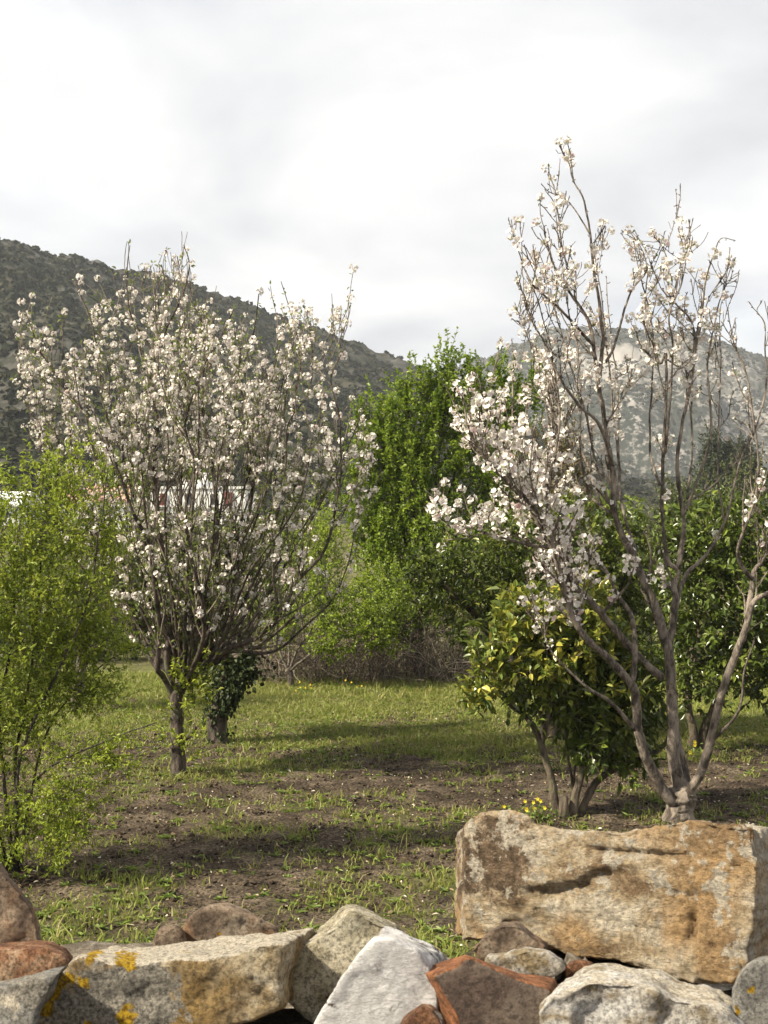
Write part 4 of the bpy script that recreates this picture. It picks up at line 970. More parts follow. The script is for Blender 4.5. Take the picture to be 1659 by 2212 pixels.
def dark_citrus():
    Y = 14.6; x = at(1185, 1600, Y)[0]; b = np.array([x, Y, 0])
    t = Tree('orange_tree', 'broad dark green citrus tree behind the low yellow green one', b, 'tree', 'citrus trees')
    top = np.array([x, Y, 1.0]); g = Geo(); tube(g, *knobbly(smooth_path([b+[0, 0, -.1], b+[.03, 0, .5], top], 5), np.linspace(.12, .09, 11), .02), 10, bump=.05); t.part('trunk', g, M['citrus_bark'], smooth=True)
    lob = [lobe(960, 1260, Y, 80, 80, .6), lobe(920, 1230, Y-.1, 45, 50, .35), lobe(1040, 1230, Y, 90, 90, .7), lobe(1020, 1340, Y-.1, 60, 60, .5), lobe(1150, 1180, Y, 110, 100, .9), lobe(1270, 1160, Y, 110, 90, .9), lobe(1380, 1200, Y+.2, 90, 110, .8), lobe(1200, 1300, Y+.3, 160, 110, .9), lobe(1030, 1400, Y, 35, 35, .3), lobe(1400, 1350, Y+.4, 90, 110, .7)]
    leafy_crown(t, lob, 1150, .26, 13, .085, .042, 'citrus_leaf', upw=.15, shell=3, bark='citrus_bark', droop=.2, thick=.005)
    limbs_to(t, top, [c for c, r in lob[:8]], .05, .015, 'citrus_bark')
dark_citrus()

def right_citrus():
    b = on_ground(1508, 1622); Y = b[1]
    t = Tree('orange_tree', 'round dark green citrus tree with short forked trunk behind the tall apple tree', b, 'tree', 'citrus trees')
    for pts in ([(1495, 1622, 0), (1498, 1580, 0), (1488, 1520, 0), (1500, 1400, 0)], [(1515, 1624, .05), (1520, 1580, .05), (1545, 1520, 0), (1580, 1400, 0)]):
        for P, R in limb_paths([(pts, .07, .035)], Y): g = Geo(); tube(g, *knobbly(P, R, .02), 10, bump=.05); t.part('trunk', g, M['citrus_bark'], smooth=True)
    lob = [lobe(1540, 1150, Y, 100, 80, .8), lobe(1630, 1180, Y, 110, 110, .8), lobe(1500, 1270, Y, 90, 110, .8), lobe(1600, 1330, Y-.2, 130, 130, .9), lobe(1530, 1420, Y-.1, 100, 90, .7), lobe(1650, 1450, Y, 100, 80, .7), lobe(1760, 1250, Y, 130, 160, .9), lobe(1480, 1180, Y+.1, 60, 60, .5), lobe(1500, 1500, Y, 60, 40, .4), lobe(1760, 1430, Y, 90, 90, .7)]
    leafy_crown(t, lob, 1250, .26, 13, .085, .042, 'citrus_leaf', upw=.15, shell=3, bark='citrus_bark', droop=.2, thick=.005, floor=.45)
    limbs_to(t, at(1530, 1450, Y), [c for c, r in lob[:5]], .045, .015, 'citrus_bark')
    # yellowish sack-like bark patch is left plain; a tuft of weeds stands at the foot (see weeds)
right_citrus()

# --- thin tree behind the light green bush
def thin_tree():
    b = on_ground(165, 1538); Y = b[1]
    t = Tree('small_fruit_tree', 'small tree with pale straight trunk half hidden behind the light green bush', b)
    g = Geo(); tube(g, *knobbly(smooth_path([b+[0, 0, -.08], at(168, 1490, Y), at(175, 1440, Y), at(180, 1400, Y)], 5), np.linspace(.085, .07, 16), .02), 10, bump=.05); t.part('trunk', g, M['grey_bark'], smooth=True)
    s = at(178, 1410, Y)
    lob = [lobe(170, 1300, Y, 90, 80, .7), lobe(240, 1330, Y, 80, 60, .6), lobe(100, 1300, Y+.2, 80, 80, .6), lobe(180, 1200, Y+.2, 90, 80, .7), lobe(250, 1390, Y, 60, 35, .4), lobe(110, 1400, Y, 60, 35, .4)]
    leafy_crown(t, lob, 420, .35, 12, .055, .028, 'apple_leaf', upw=.5, shell=2.2, bark='grey_bark', thick=.006)
    limbs_to(t, s, [c for c, r in lob], .04, .012, 'grey_bark')
thin_tree()

# --- dry bramble thicket
def thicket():
    b = on_ground(800, 1478)
    t = Tree('bramble_thicket', 'dense thicket of dry leafless brown canes under the tall green tree', b, 'thicket')
    Y0 = b[1]; g = Geo(); n = 900
    x0, x1 = at(545, 1480, Y0)[0], at(1075, 1480, Y0)[0]
    hmax = at(800, 1350, Y0)[2]
    for k in range(n):
        x = rng.uniform(x0, x1); y = Y0+rng.uniform(-.25, 1.3)
        p = np.array([x, y, gz(np.array([x]), np.array([y]))[0]-.03]); d = norm(np.array([rng.normal()*.3, rng.normal()*.3, 1.0]))
        L = rng.uniform(.8, 1.8)*(1.0+.35*math.exp(-((x-at(900, 1480, Y0)[0])/.6)**2))
        P = shoot(p, d, L, 8, -.10, .20); P[:, 2] = np.maximum(P[:, 2], .0)
        tube(g, P, np.linspace(.006, .003, len(P)), 3, a=rng.random(), cap=False)
        for q in range(3):
            i = rng.integers(2, 8); Q = shoot(P[i], norm(rdir(1)[0]+np.array([0, 0, .2])), rng.uniform(.12, .4), 4, -.05, .25)
            tube(g, Q, np.linspace(.0035, .002, 5), 3, a=rng.random(), cap=False)
    t.part('canes', g, M['dry_cane'], 'stuff')
    g = Geo(); n = 900
    p = np.stack([rng.uniform(x0, x1, n), Y0+rng.uniform(0, 1.2, n), rng.uniform(.05, .9, n)], -1)
    leaves(g, p, rdir(n), norm(rdir(n)+np.array([0, 0, .6])), .05, .03); t.part('leaves', g, M['brown_leaf'], 'stuff')
thicket()

# --- background trees
def far_tree(name, label, dx, dtop, dbot, Y, wpx, mat, n=260, leaf=.12, group='trees beyond the orchard', cat='tree', lobes=5, sh=.5, upw=.4, skirt=0):
    p = at(dx, dbot, Y); gzv = float(gz(np.array([p[0]]), np.array([Y]))[0]); b = np.array([p[0], Y, gzv])
    t = Tree(name, label, b, cat, group)
    zt = at(dx, dtop, Y)[2]; h = zt-gzv; w = wpx*Y/F/2
    c0 = b+np.array([0, 0, h*.58]); lob = []
    for k in range(lobes):
        o = rdir(1)[0]*np.array([w*.55, w*.5, h*.22]); s = rng.uniform(.5, .75)
        lob.append((c0+o, np.array([w*s, w*s*.9, h*.36*s])))
    lob.append((c0+np.array([0, 0, h*.22]), np.array([w*.45, w*.4, h*.2])))
    for k in range(skirt): lob.append((b+np.array([w*rng.uniform(-.8, .8), w*rng.uniform(-.3, .3), h*.16]), np.array([w*.5, w*.4, h*.2])))
    g = Geo(); P = smooth_path([b+[0, 0, -.1], b+[.05*h*rng.normal(), 0, h*.25], c0], 4); tube(g, P, np.linspace(.022*h+.04, .012*h+.02, len(P)), 8, bump=.05); t.part('trunk', g, M['dark_bark'], smooth=True)
    limbs_to(t, P[-3], [c for c, r in lob[:4]], .012*h+.02, .012, 'dark_bark')
    leafy_crown(t, lob, n, sh, 16, leaf, leaf*.5, mat, upw=upw, shell=2.6, thick=.008)
far_tree('brown_leaved_tree', 'olive brown tree rising behind the tall apple tree', 1215, 880, 1300, 25, 150, 'brown_leaf', 420, .07, sh=.45, upw=.7)
far_tree('brown_leaved_tree', 'thin russet tree beside the olive brown one', 1100, 960, 1330, 23, 110, 'brown_leaf', 260, .06, sh=.4, upw=.6)
far_tree('olive_tree', 'khaki green bushy tree beyond the round citrus', 1600, 985, 1290, 38, 230, 'olive_leaf', 420, .10)
far_tree('olive_tree', 'low khaki bush tree next to the khaki green one', 1460, 1010, 1290, 36, 160, 'olive_leaf', 320, .10)
far_tree('olive_tree', 'grey green tree far beyond the khaki bushes', 1710, 960, 1290, 45, 200, 'olive_leaf', 320, .12)
far_tree('dark_tree', 'very dark green tree at the foot of the pale mountain', 1535, 930, 1220, 100, 130, 'dark_leaf', 380, .3, sh=1.2)
far_tree('dark_tree', 'second dark green tree beside the very dark one', 1610, 945, 1220, 105, 90, 'dark_leaf', 300, .3, sh=1.2)
far_tree('leafy_tree', 'green tree standing right behind the white house', 425, 985, 1150, 98, 75, 'light_plum_leaf', 380, .22, sh=.9)
far_tree('leafy_tree', 'green bush rising left of the white house', 250, 985, 1150, 90, 90, 'light_plum_leaf', 320, .22, sh=.9)
far_tree('olive_tree', 'grey green olive tree in front of the gabled house', -40, 1030, 1230, 48, 160, 'olive_leaf', 300, .12)
far_tree('olive_tree', 'grey green olive tree between the bush and red roof', 120, 1085, 1240, 46, 170, 'olive_leaf', 320, .12)
far_tree('olive_tree', 'grey green olive tree below the white house', 440, 1110, 1250, 44, 170, 'olive_leaf', 320, .12)
far_tree('olive_tree', 'grey green olive tree to the right below white house', 620, 1090, 1250, 42, 190, 'olive_leaf', 320, .12)
far_tree('leafy_tree', 'leafy tree behind the vase shaped fruit tree', 690, 1060, 1290, 34, 200, 'light_plum_leaf', 420, .09)
far_tree('leafy_tree', 'shady tree behind the thin pale trunked tree', 240, 1180, 1330, 30, 210, 'light_plum_leaf', 420, .08)
far_tree('leafy_tree', 'shady tree behind the ivy clad trunk', 470, 1170, 1340, 31, 230, 'plum_leaf', 420, .08)
far_tree('leafy_tree', 'shady tree behind the light green bush', 60, 1190, 1330, 29, 220, 'plum_leaf', 420, .08)
far_tree('leafy_tree', 'dark leafy tree behind broad dark citrus', 1330, 1080, 1330, 27, 200, 'plum_leaf', 380, .07)

for i_, (dx_c, top_, w_, mt_, lb_) in enumerate([(-60, 1300, 260, 'plum_leaf', 'low green hedge shrub left behind the light green bush'), (110, 1320, 240, 'olive_leaf', 'low grey green hedge shrub behind the pale trunked tree'),
        (290, 1300, 240, 'plum_leaf', 'low green hedge shrub between pale trunked and single trunked trees'), (440, 1310, 230, 'plum_leaf', 'low hedge shrub right behind the ivy clad trunk'), (570, 1290, 220, 'light_plum_leaf', 'light green hedge shrub behind the vase shaped tree'),
        (1130, 1200, 260, 'plum_leaf', 'tall hedge shrub behind the broad dark citrus'), (1420, 1180, 260, 'plum_leaf', 'tall hedge shrub between the two dark citrus trees'), (1640, 1150, 280, 'plum_leaf', 'tall hedge shrub behind the round citrus tree')]):
    far_tree('hedge_shrub', lb_, dx_c, top_, 1440, 24.5+.5*(i_ % 3), w_, mt_, 560, .065, 'hedge shrubs along the orchard end', cat='shrub', sh=.35, lobes=6, skirt=4)

# ------------------------------------------------------------------ houses below the hill
def house_white():
    Y = 80.0; s = Y/F
    p0, p1 = at(325, 1140, Y), at(530, 1140, Y)
    gzv = float(gz(np.array([p0[0]]), np.array([Y]))[0]); zt = at(400, 1056, Y)[2]
    base = np.array([(p0[0]+p1[0])/2, Y+3, gzv-.2]); r = thing('white_house', 'flat roofed white house with dark red shutters and chimney below the hill', 'house', base, 'houses below the hill')
    def part(n, g, m, par=r): return obj(n, g.mesh(n, base), M[m], par)
    g = Geo(); box(g, p0[0], p1[0], Y, Y+6, gzv-.2, zt); w = part('wall', g, 'whitewash')
    g = Geo(); box(g, p0[0]-.08, p1[0]+.08, Y-.08, Y+6.08, zt, zt+.16); part('roof', g, 'whitewash')
    a, c = at(383, 1056, Y)[0], at(443, 1056, Y)[0]; z2 = at(383, 1036, Y)[2]
    g = Geo(); box(g, a, c, Y+.25, Y+4, zt+.16, z2); part('roof_room', g, 'whitewash')
    g = Geo(); a, c = at(431, 1056, Y)[0], at(442, 1056, Y)[0]; z3 = at(431, 1021, Y)[2]; box(g, a, c, Y+1, Y+1.35, z2, z3); box(g, a-.05, c+.05, Y+.95, Y+1.4, z3, z3+.06); part('chimney', g, 'whitewash')
    for dx0, dx1, dy0, dy1, sh in ((484, 503, 1063, 1094, True), (453, 465, 1066, 1092, False), (345, 360, 1066, 1092, True), (400, 414, 1066, 1092, False)):
        x0, x1 = at(dx0, dy0, Y)[0], at(dx1, dy0, Y)[0]; za, zb = at(dx0, dy1, Y)[2], at(dx0, dy0, Y)[2]
        g = Geo(); box(g, x0, x1, Y-.03, Y-.004, za, zb); f = part('window', g, 'frame')
        g = Geo(); box(g, x0+.05, x1-.05, Y-.045, Y-.034, za+.05, zb-.05); obj('pane', g.mesh('pane', base), M['glass'], f)
        if sh:
            for q in (0, 1):
                g = Geo(); xa = x0+(x1-x0)*.5*q; box(g, xa+.01, xa+(x1-x0)*.5-.01, Y-.09, Y-.05, za, zb)
                for k in range(7): zc = za+(zb-za)*(k+.7)/7.4; box(g, xa+.04, xa+(x1-x0)*.5-.04, Y-.105, Y-.092, zc-.03, zc+.03)
                obj('shutter', g.mesh('shutter', base), M['shutter'], f)
        g = Geo(); box(g, x0-.06, x1+.06, Y-.14, Y-.004, za-.08, za-.01); obj('sill', g.mesh('sill', base), M['whitewash'], f)
house_white()

def house_gabled(name, label, dxa, dxb, deave, dridge, Y, tile, depth=5.0, door=None):
    p0, p1 = at(dxa, deave, Y), at(dxb, deave, Y); gzv = float(gz(np.array([p0[0]]), np.array([Y]))[0]); ze = p0[2]; zr = at(dxa, dridge, Y)[2]
    base = np.array([(p0[0]+p1[0])/2, Y+depth/2, gzv-.2]); r = thing(name, label, 'house', base, 'houses below the hill')
    g = Geo(); box(g, p0[0], p1[0], Y, Y+depth, gzv-.2, ze)
    ym = Y+depth/2
    for x in (p0[0], p1[0]): g.add([(x, Y, ze), (x, Y+depth, ze), (x, ym, zr-.05)], tris=[(0, 1, 2)])
    obj('wall', g.mesh('wall', base), M['whitewash'], r)
    ov = .25
    for sgn in (-1, 1):
        ye = ym+sgn*(depth/2+ov); k = (zr-ze)/(depth/2); zeo = ze-ov*k
        g = Geo(); V = []
        for dz in (0.02, .14):
            V += [(p0[0]-.2, ym, zr+dz), (p1[0]+.2, ym, zr+dz), (p1[0]+.2, ye, zeo+dz), (p0[0]-.2, ye, zeo+dz)]
        g.add(V, quads=[(0, 1, 2, 3), (4, 7, 6, 5), (0, 4, 5, 1), (1, 5, 6, 2), (2, 6, 7, 3), (3, 7, 4, 0)])
        if tile:
            nx = int((p1[0]-p0[0])/.28)
            for i in range(nx):
                xx = p0[0]-.1+(p1[0]-p0[0]+.2)*(i+.5)/nx
                tube(g, [np.array([xx, ym, zr+.14]), np.array([xx, ye, zeo+.14])], .07, 6)
        obj('roof', g.mesh('roof', base), M['roof_tile'] if tile else M['whitewash'], r)
    for f in (.28, .68):
        xc = p0[0]+(p1[0]-p0[0])*f; zc = gzv+.55*(ze-gzv)
        g = Geo(); box(g, xc-.45, xc+.45, Y-.05, Y-.004, zc-.5, zc+.5); wv = obj('window', g.mesh('window', base), M['frame'], r)
        for q in (-1, 1):
            g = Geo(); box(g, xc+q*.21-.18, xc+q*.21+.18, Y-.07, Y-.054, zc-.44, zc+.44); obj('pane', g.mesh('pane', base), M['glass'], wv)
house_gabled('tiled_house', 'low white house with red tiled roof behind the light green bush', 135, 272, 1082, 1050, 70, True)
house_gabled('gabled_house', 'white roofed gabled house at the far side of the bush', -130, 40, 1092, 1062, 74, False)

# ------------------------------------------------------------------ the stones
def stone_solid(front, yf, back, yb, voxel, smooth_it, noise_fn, front_in=None):
    """loft between a front and a back outline, remeshed, rounded, roughened"""
    def pts(o, y):
        return np.array([at(p[0], p[1], p[2] if len(p) > 2 else y) for p in o])
    A, B = pts(front, yf), pts(back, yb)
    n = len(A); bm = bmesh.new()
    ca, cb = A.mean(0), B.mean(0)
    va = [bm.verts.new(p) for p in A]; vb = [bm.verts.new(p) for p in B]
    fa = bm.verts.new(ca if front_in is None else ca+np.array([0, front_in, 0])); fb = bm.verts.new(cb+np.array([0, .02, 0]))
    for i in range(n):
        j = (i+1) % n
        bm.faces.new((va[i], va[j], vb[j], vb[i])); bm.faces.new((va[j], va[i], fa)); bm.faces.new((vb[i], vb[j], fb))
    bmesh.ops.recalc_face_normals(bm, faces=bm.faces)
    me = bpy.data.meshes.new('tmp'); bm.to_mesh(me); bm.free()
    o = bpy.data.objects.new('tmp', me); COL.objects.link(o)
    md = o.modifiers.new('r', 'REMESH'); md.mode = 'VOXEL'; md.voxel_size = voxel
    ms = o.modifiers.new('s', 'SMOOTH'); ms.factor = 0.5; ms.iterations = smooth_it
    dg = bpy.context.evaluated_depsgraph_get(); dg.update()
    m2 = bpy.data.meshes.new_from_object(o.evaluated_get(dg))
    bpy.data.objects.remove(o); bpy.data.meshes.remove(me)
    nv = len(m2.vertices); V = np.zeros(nv*3); m2.vertices.foreach_get('co', V); V = V.reshape(-1, 3)
    N = np.zeros(nv*3); m2.vertices.foreach_get('normal', N); N = N.reshape(-1, 3)
    V = V+N*noise_fn(V)[:, None]
    m2.vertices.foreach_set('co', V.ravel()); 
    m2.polygons.foreach_set('use_smooth', np.ones(len(m2.polygons), bool)); m2.update()
    return m2, V, N

def spots(V, lst):
    """blotches of lichen: (dx, dy, radius px) each at the stone's own surface"""
    px = to_px(V); a = np.zeros(len(V))
    px = px+np.stack([fbm(V*38, 4, .7), fbm(V*38+50, 4, .7)], -1)*26
    for dx, dy, r in lst:
        a = np.maximum(a, 1-np.hypot(px[:, 0]-dx, (px[:, 1]-dy))/(2*r))
    return a

def rough(amp, f, ridge=0.0, strata=0.0):
    def fn(V):
        h = amp*fbm(V*f, 5, .66)*1.3
        if ridge: h = h-ridge*np.abs(fbm(V*f*.7+9, 4))
        if strata:
            w = V[:, 2]+.06*fbm(V*3+3, 3)+.04*V[:, 0]
            h = h+strata*(np.abs(((w*13) % 1)-.5)-.25)
        return h
    return fn

BEAR = []
def make_stone(name, label, front, yf, back, yb, mat, fn, voxel=.006, sm=5, lichen=(), crust=(), pale=(), pale_fn=None, front_in=None, rust_fn=None):
    me, V, N = stone_solid(front, yf, back, yb, voxel, sm, fn, front_in)
    org = V.mean(0); org[2] = V[:, 2].min()
    for nm, lst in (('lichen', lichen), ('crust', crust), ('pale', pale)):
        a = spots(V, lst)
        if nm == 'pale' and pale_fn is not None: a = np.maximum(a, pale_fn(V, N))
        at_ = me.attributes.new(nm, 'FLOAT', 'POINT'); at_.data.foreach_set('value', a.astype(np.float32))
    at_ = me.attributes.new('rust', 'FLOAT', 'POINT'); at_.data.foreach_set('value', (np.zeros(len(V)) if rust_fn is None else rust_fn(V, N)).astype(np.float32))
    me.vertices.foreach_set('co', (V-org).astype(np.float32).ravel()); me.update()
    lowest = V[V[:, 2] < V[:, 2].min()+.025]
    BEAR.append((lowest.mean(0), V.max(0)-V.min(0), V.mean(0)))
    return obj(name, me, mat, None, None, label, 'stone', 'loose stones on the wall', tuple(org))

z1 = lambda L: [(x/1.659/1.17179, (2050*1.659+y)/1.659/1.17179) for x, y in L]
z2 = lambda L: [((944*1.659+x)/1.659/1.17179, (1950*1.659+y)/1.659/1.17179) for x, y in L]

SM = {}
SM['ochre'] = stone_mat('ochre_limestone', [(0.25, 0.165, 0.09), (0.50, 0.385, 0.24), (0.68, 0.59, 0.45)], 6.5, 1.5, (0, .12, 0), speck=.5, tint=(0.48, 0.31, 0.15), bump=1.0, rust=(0.19, 0.13, 0.08))
SM['lichen_block'] = stone_mat('lichened_limestone', [(0.20, 0.13, 0.06), (0.42, 0.33, 0.20), (0.60, 0.52, 0.38)], 9, 1.4, speck=.7, tint=(0.34, 0.22, 0.08), bump=.9)
SM['cream'] = stone_mat('cream_stone', [(0.25, 0.21, 0.13), (0.40, 0.35, 0.24), (0.56, 0.50, 0.38)], 10, speck=.8, tint=(0.45, 0.41, 0.30))
SM['quartz'] = stone_mat('white_quartz', [(0.46, 0.43, 0.41), (0.68, 0.66, 0.64), (0.76, 0.74, 0.72)], 6, 1.7, (.5, .9, .2), speck=.28, veins=(0.05, 0.04, 0.03), tint=(0.68, 0.64, 0.61), bump=.8, rust=(0.085, 0.065, 0.05))
SM['red'] = stone_mat('red_slab', [(0.13, 0.09, 0.07), (0.20, 0.15, 0.115), (0.27, 0.21, 0.165)], 9, speck=.6, tint=(0.17, 0.135, 0.105))
SM['brown'] = stone_mat('brown_stone', [(0.14, 0.10, 0.07), (0.27, 0.20, 0.14), (0.42, 0.34, 0.25)], 9, speck=.6, tint=(0.30, 0.17, 0.09))
SM['orange'] = stone_mat('orange_stone', [(0.14, 0.065, 0.035), (0.29, 0.14, 0.07), (0.44, 0.30, 0.19)], 12, speck=.8, tint=(0.27, 0.14, 0.075))
SM['grey'] = stone_mat('grey_stone', [(0.17, 0.16, 0.14), (0.29, 0.275, 0.245), (0.40, 0.38, 0.34)], 12, speck=.7, tint=(0.31, 0.28, 0.235))
SM['white'] = stone_mat('white_stone', [(0.30, 0.23, 0.13), (0.55, 0.50, 0.43), (0.68, 0.65, 0.60)], 11, 1.8, (0, -.3, 0), speck=.7, tint=(0.60, 0.56, 0.50))
SM['rubble'] = stone_mat('wall_rubble', [(0.16, 0.13, 0.09), (0.28, 0.23, 0.17), (0.42, 0.37, 0.29)], 7, speck=.7)

def stones():
    # 1 large ochre block
    front = [(1003, 1782), (1035, 1757), (1080, 1748), (1130, 1760), (1160, 1782), (1230, 1796), (1300, 1793), (1350, 1797), (1430, 1776), (1500, 1766), (1580, 1770), (1628, 1778, 2.24), (1640, 1870, 2.23), (1628, 1980, 2.22), (1612, 2090, 2.22), (1585, 2128, 2.24), (1500, 2122, 2.28), (1400, 2098), (1300, 2078), (1200, 2058), (1110, 2040), (1040, 2040), (1000, 2035), (992, 1940), (1000, 1860)]
    back = [(985, 1800), (1030, 1775), (1080, 1768), (1132, 1778), (1165, 1800), (1230, 1812), (1300, 1808), (1350, 1812), (1430, 1794), (1500, 1786), (1600, 1780), (1690, 1785), (1760, 1870), (1760, 1960), (1740, 2060), (1700, 2080), (1500, 2085), (1400, 2060), (1300, 2045), (1200, 2030), (1110, 2020), (1040, 2020), (985, 2020), (980, 1940), (983, 1860)]
    def fn(V):
        h = .016*fbm(V*4.5+12, 2)+.010*fbm(V*10, 6, .75)-.016*np.abs(fbm(V*9+9, 5, .65))
        w = V[:, 2]+.05*fbm(V*3.2+3, 3)+.05*V[:, 0]
        h -= .008*(np.abs(((w*13) % 1)-.5)*2)**8*(.4+.6*vnoise(V*6+40))
        px = to_px(V); fr = np.clip((2.52-.30*(px[:, 0]-1000)/640-V[:, 1])/.10, 0, 1)
        # lip and hollow across the face, the long crack, pits
        d = px[:, 1]-(1905-.10*(px[:, 0]-1100)+16*np.sin(px[:, 0]*.017)+14*fbm(V*14, 4))
        seg = np.exp(-((px[:, 0]-1230)/110)**2)
        h += fr*(.014*np.exp(-((d+12)/16)**2)-.020*np.exp(-((d-16)/18)**2))*seg
        d2 = px[:, 1]-(1836+.055*(px[:, 0]-1260)+6*fbm(V*18, 3)); h -= fr*.022*np.exp(-(d2/6.5)**2)*sstep(1240, 1300, px[:, 0])*sstep(1560, 1450, px[:, 0])
        d3 = px[:, 0]-(1490+14*fbm(V*12+4, 3)); h -= fr*.030*np.exp(-(d3/10)**2)*np.exp(-((px[:, 1]-2005)/45)**2)
        h -= fr*.010*sstep(.45, .70, fbm(V*34+2, 2))
        h -= fr*.03*np.exp(-((px[:, 0]-1140)/75)**2-((px[:, 1]-2010)/40)**2)
        return h
    def pf(V, N):
        return .30+.6*fbm(V*5.5+1, 5, .7)+.16*sstep(1480, 1640, to_px(V)[:, 0])+.10*np.exp(-((to_px(V)[:, 0]-1310)/25)**2)
    make_stone('limestone_block', 'large ochre limestone block with cracked pitted face, biggest stone on the wall', [(p[0], p[1], 2.46-.30*(p[0]-1000)/640) for p in front], 2.36, [(p[0], p[1], 2.80-.26*(p[0]-1000)/640) for p in back], 2.72, SM['ochre'], fn, .0055, 4, pale_fn=pf, rust_fn=lambda V, N: .12+.34*sstep(1230, 1090, to_px(V)[:, 0])*sstep(2010, 1900, to_px(V)[:, 1])+.5*fbm(V*5+33, 4),
               pale=[(1310, 1900, 9), (1310, 1860, 9), (1190, 1965, 9), (1250, 1800, 9)])
    # 2 long block with grey crust and yellow lichen
    front = z1([(190, 780), (245, 690), (330, 615), (440, 632), (540, 648), (700, 628), (850, 632), (960, 612), (1100, 556), (1215, 560), (1178, 690), (1190, 830), (1100, 880), (900, 930), (600, 1010), (130, 1010), (150, 860)])
    back = z1([(300, 700), (320, 620), (400, 588), (470, 575), (600, 566), (750, 548), (900, 532), (1020, 522), (1150, 508), (1320, 493), (1330, 600), (1320, 740), (1200, 800), (900, 850), (600, 900), (200, 900), (260, 800)])
    make_stone('lichened_block', 'long flat topped block with grey crust and yellow lichen patches', front, 1.96, back, 2.30, SM['lichen_block'], rough(.009, 11, .008, .006), .005, 4,
               lichen=[(195, 2057, 17), (275, 2072, 20), (128, 2128, 16), (178, 2125, 14), (98, 2175, 22), (110, 2155, 20), (268, 2195, 22), (190, 2210, 10), (150, 2120, 9)], crust=[(290, 2130, 80), (220, 2150, 85), (330, 2180, 60), (180, 2200, 70), (150, 2180, 60), (330, 2110, 50), (250, 2200, 80)],
               pale_fn=lambda V, N: .75*sstep(.55, .85, N[:, 2])+.12*fbm(V*8, 3))  # upward faces painted pale: sunlight on the block top put into the colour
    # 3 cream rounded
    front = z1([(1185, 720), (1240, 590), (1330, 530), (1400, 490), (1450, 430), (1490, 415), (1570, 450), (1660, 500), (1720, 600), (1700, 800), (1560, 900), (1320, 900), (1200, 800)])
    back = z1([(1210, 690), (1260, 570), (1330, 510), (1395, 465), (1440, 405), (1482, 388), (1580, 425), (1680, 480), (1740, 580), (1710, 770), (1560, 850), (1320, 850), (1220, 780)])
    make_stone('cream_boulder', 'cream rounded stone with speckled face behind the white quartz stone', front, 2.08, back, 2.34, SM['cream'], rough(.009, 12, .006), .006, 9, lichen=[(940+4, 2057, 7)])
    # 4 quartz
    front = [(640, 2290), (690, 2190), (725, 2125), (775, 2058), (812, 2026), (850, 2030), (900, 2052), (930, 2080), (950, 2140), (940, 2290)]
    back = [(690, 2240), (735, 2170), (765, 2110), (795, 2050), (828, 1998), (868, 2010), (920, 2032), (968, 2060), (985, 2120), (970, 2240)]
    make_stone('quartz_stone', 'white quartz stone streaked with dark veins, leaning against the cream one', front, 1.88, back, 2.10, SM['quartz'], rough(.008, 9, .010), .0055, 4, rust_fn=lambda V, N: .60-3.4*np.abs(fbm(np.stack([V[:, 0]*9+V[:, 2]*9, V[:, 1]*4, V[:, 2]*4-V[:, 0]*4], -1), 3))-.5*sstep(-.1, .25, fbm(V*7+5, 3)))
    # 5 red slab
    front = [(935, 2108), (985, 2090), (1010, 2066), (1065, 2090), (1130, 2118), (1188, 2135), (1195, 2160), (1178, 2300), (1030, 2300), (985, 2190)]
    back = [(893, 2092), (940, 2078), (1005, 2060), (1060, 2080), (1125, 2104), (1200, 2112), (1215, 2140), (1190, 2270), (985, 2290), (920, 2180)]
    make_stone('red_slab', 'broken slab of red stone with flat grey brown face and rusty edge', front, 1.84, back, 1.93, SM['red'], rough(.003, 12, .003), .0045, 2, rust_fn=lambda V, N: sstep(-.93, -.7, N[:, 1]))
    # 6, 7, 8 small chips
    make_stone('brown_chip', 'small pointed brown stone wedged under the large ochre block', z2([(410, 755), (470, 690), (540, 650), (600, 645), (660, 690), (730, 740), (700, 800), (560, 830), (440, 810)]), 2.06, z2([(430, 740), (490, 675), (560, 640), (610, 640), (670, 680), (740, 725), (720, 780), (560, 800), (460, 790)]), 2.22, SM['brown'], rough(.006, 18, .005), .005, 4)
    make_stone('pale_chip', 'small whitish stone lying against the small pointed brown one', z2([(470, 785), (540, 778), (640, 755), (735, 762), (795, 805), (815, 835), (760, 870), (600, 880), (480, 850)]), 1.96, z2([(480, 775), (540, 768), (640, 742), (735, 750), (800, 795), (820, 825), (770, 855), (600, 860), (490, 830)]), 2.06, SM['white'], rough(.005, 20, .004), .0045, 5)
    make_stone('reddish_chip', 'tiny reddish stone between whitish chip and the large block', z2([(800, 830), (830, 805), (880, 800), (925, 815), (930, 860), (860, 880), (810, 870)]), 1.98, z2([(810, 820), (840, 798), (880, 795), (925, 808), (930, 850), (860, 870), (815, 860)]), 2.06, SM['orange'], rough(.004, 20), .0045, 5)
    # 9 white-cream front stone
    front = z2([(690, 1010), (735, 960), (840, 920), (930, 880), (1040, 880), (1180, 920), (1290, 960), (1410, 985), (1510, 1030), (1580, 1100), (1560, 1220), (1100, 1260), (720, 1230), (700, 1100)])
    back = z2([(705, 960), (760, 910), (840, 858), (925, 803), (1015, 806), (1200, 828), (1300, 885), (1420, 908), (1525, 955), (1580, 1030), (1560, 1150), (1100, 1180), (740, 1160), (715, 1050)])
    make_stone('white_stone', 'rough white stone with brown stains in front of the large block', front, 1.76, back, 1.98, SM['white'], rough(.008, 13, .012, .006), .005, 4, pale_fn=lambda V, N: .45*sstep(.4, .8, N[:, 2])+.2*fbm(V*9, 3))  # upward faces coloured paler, with noise
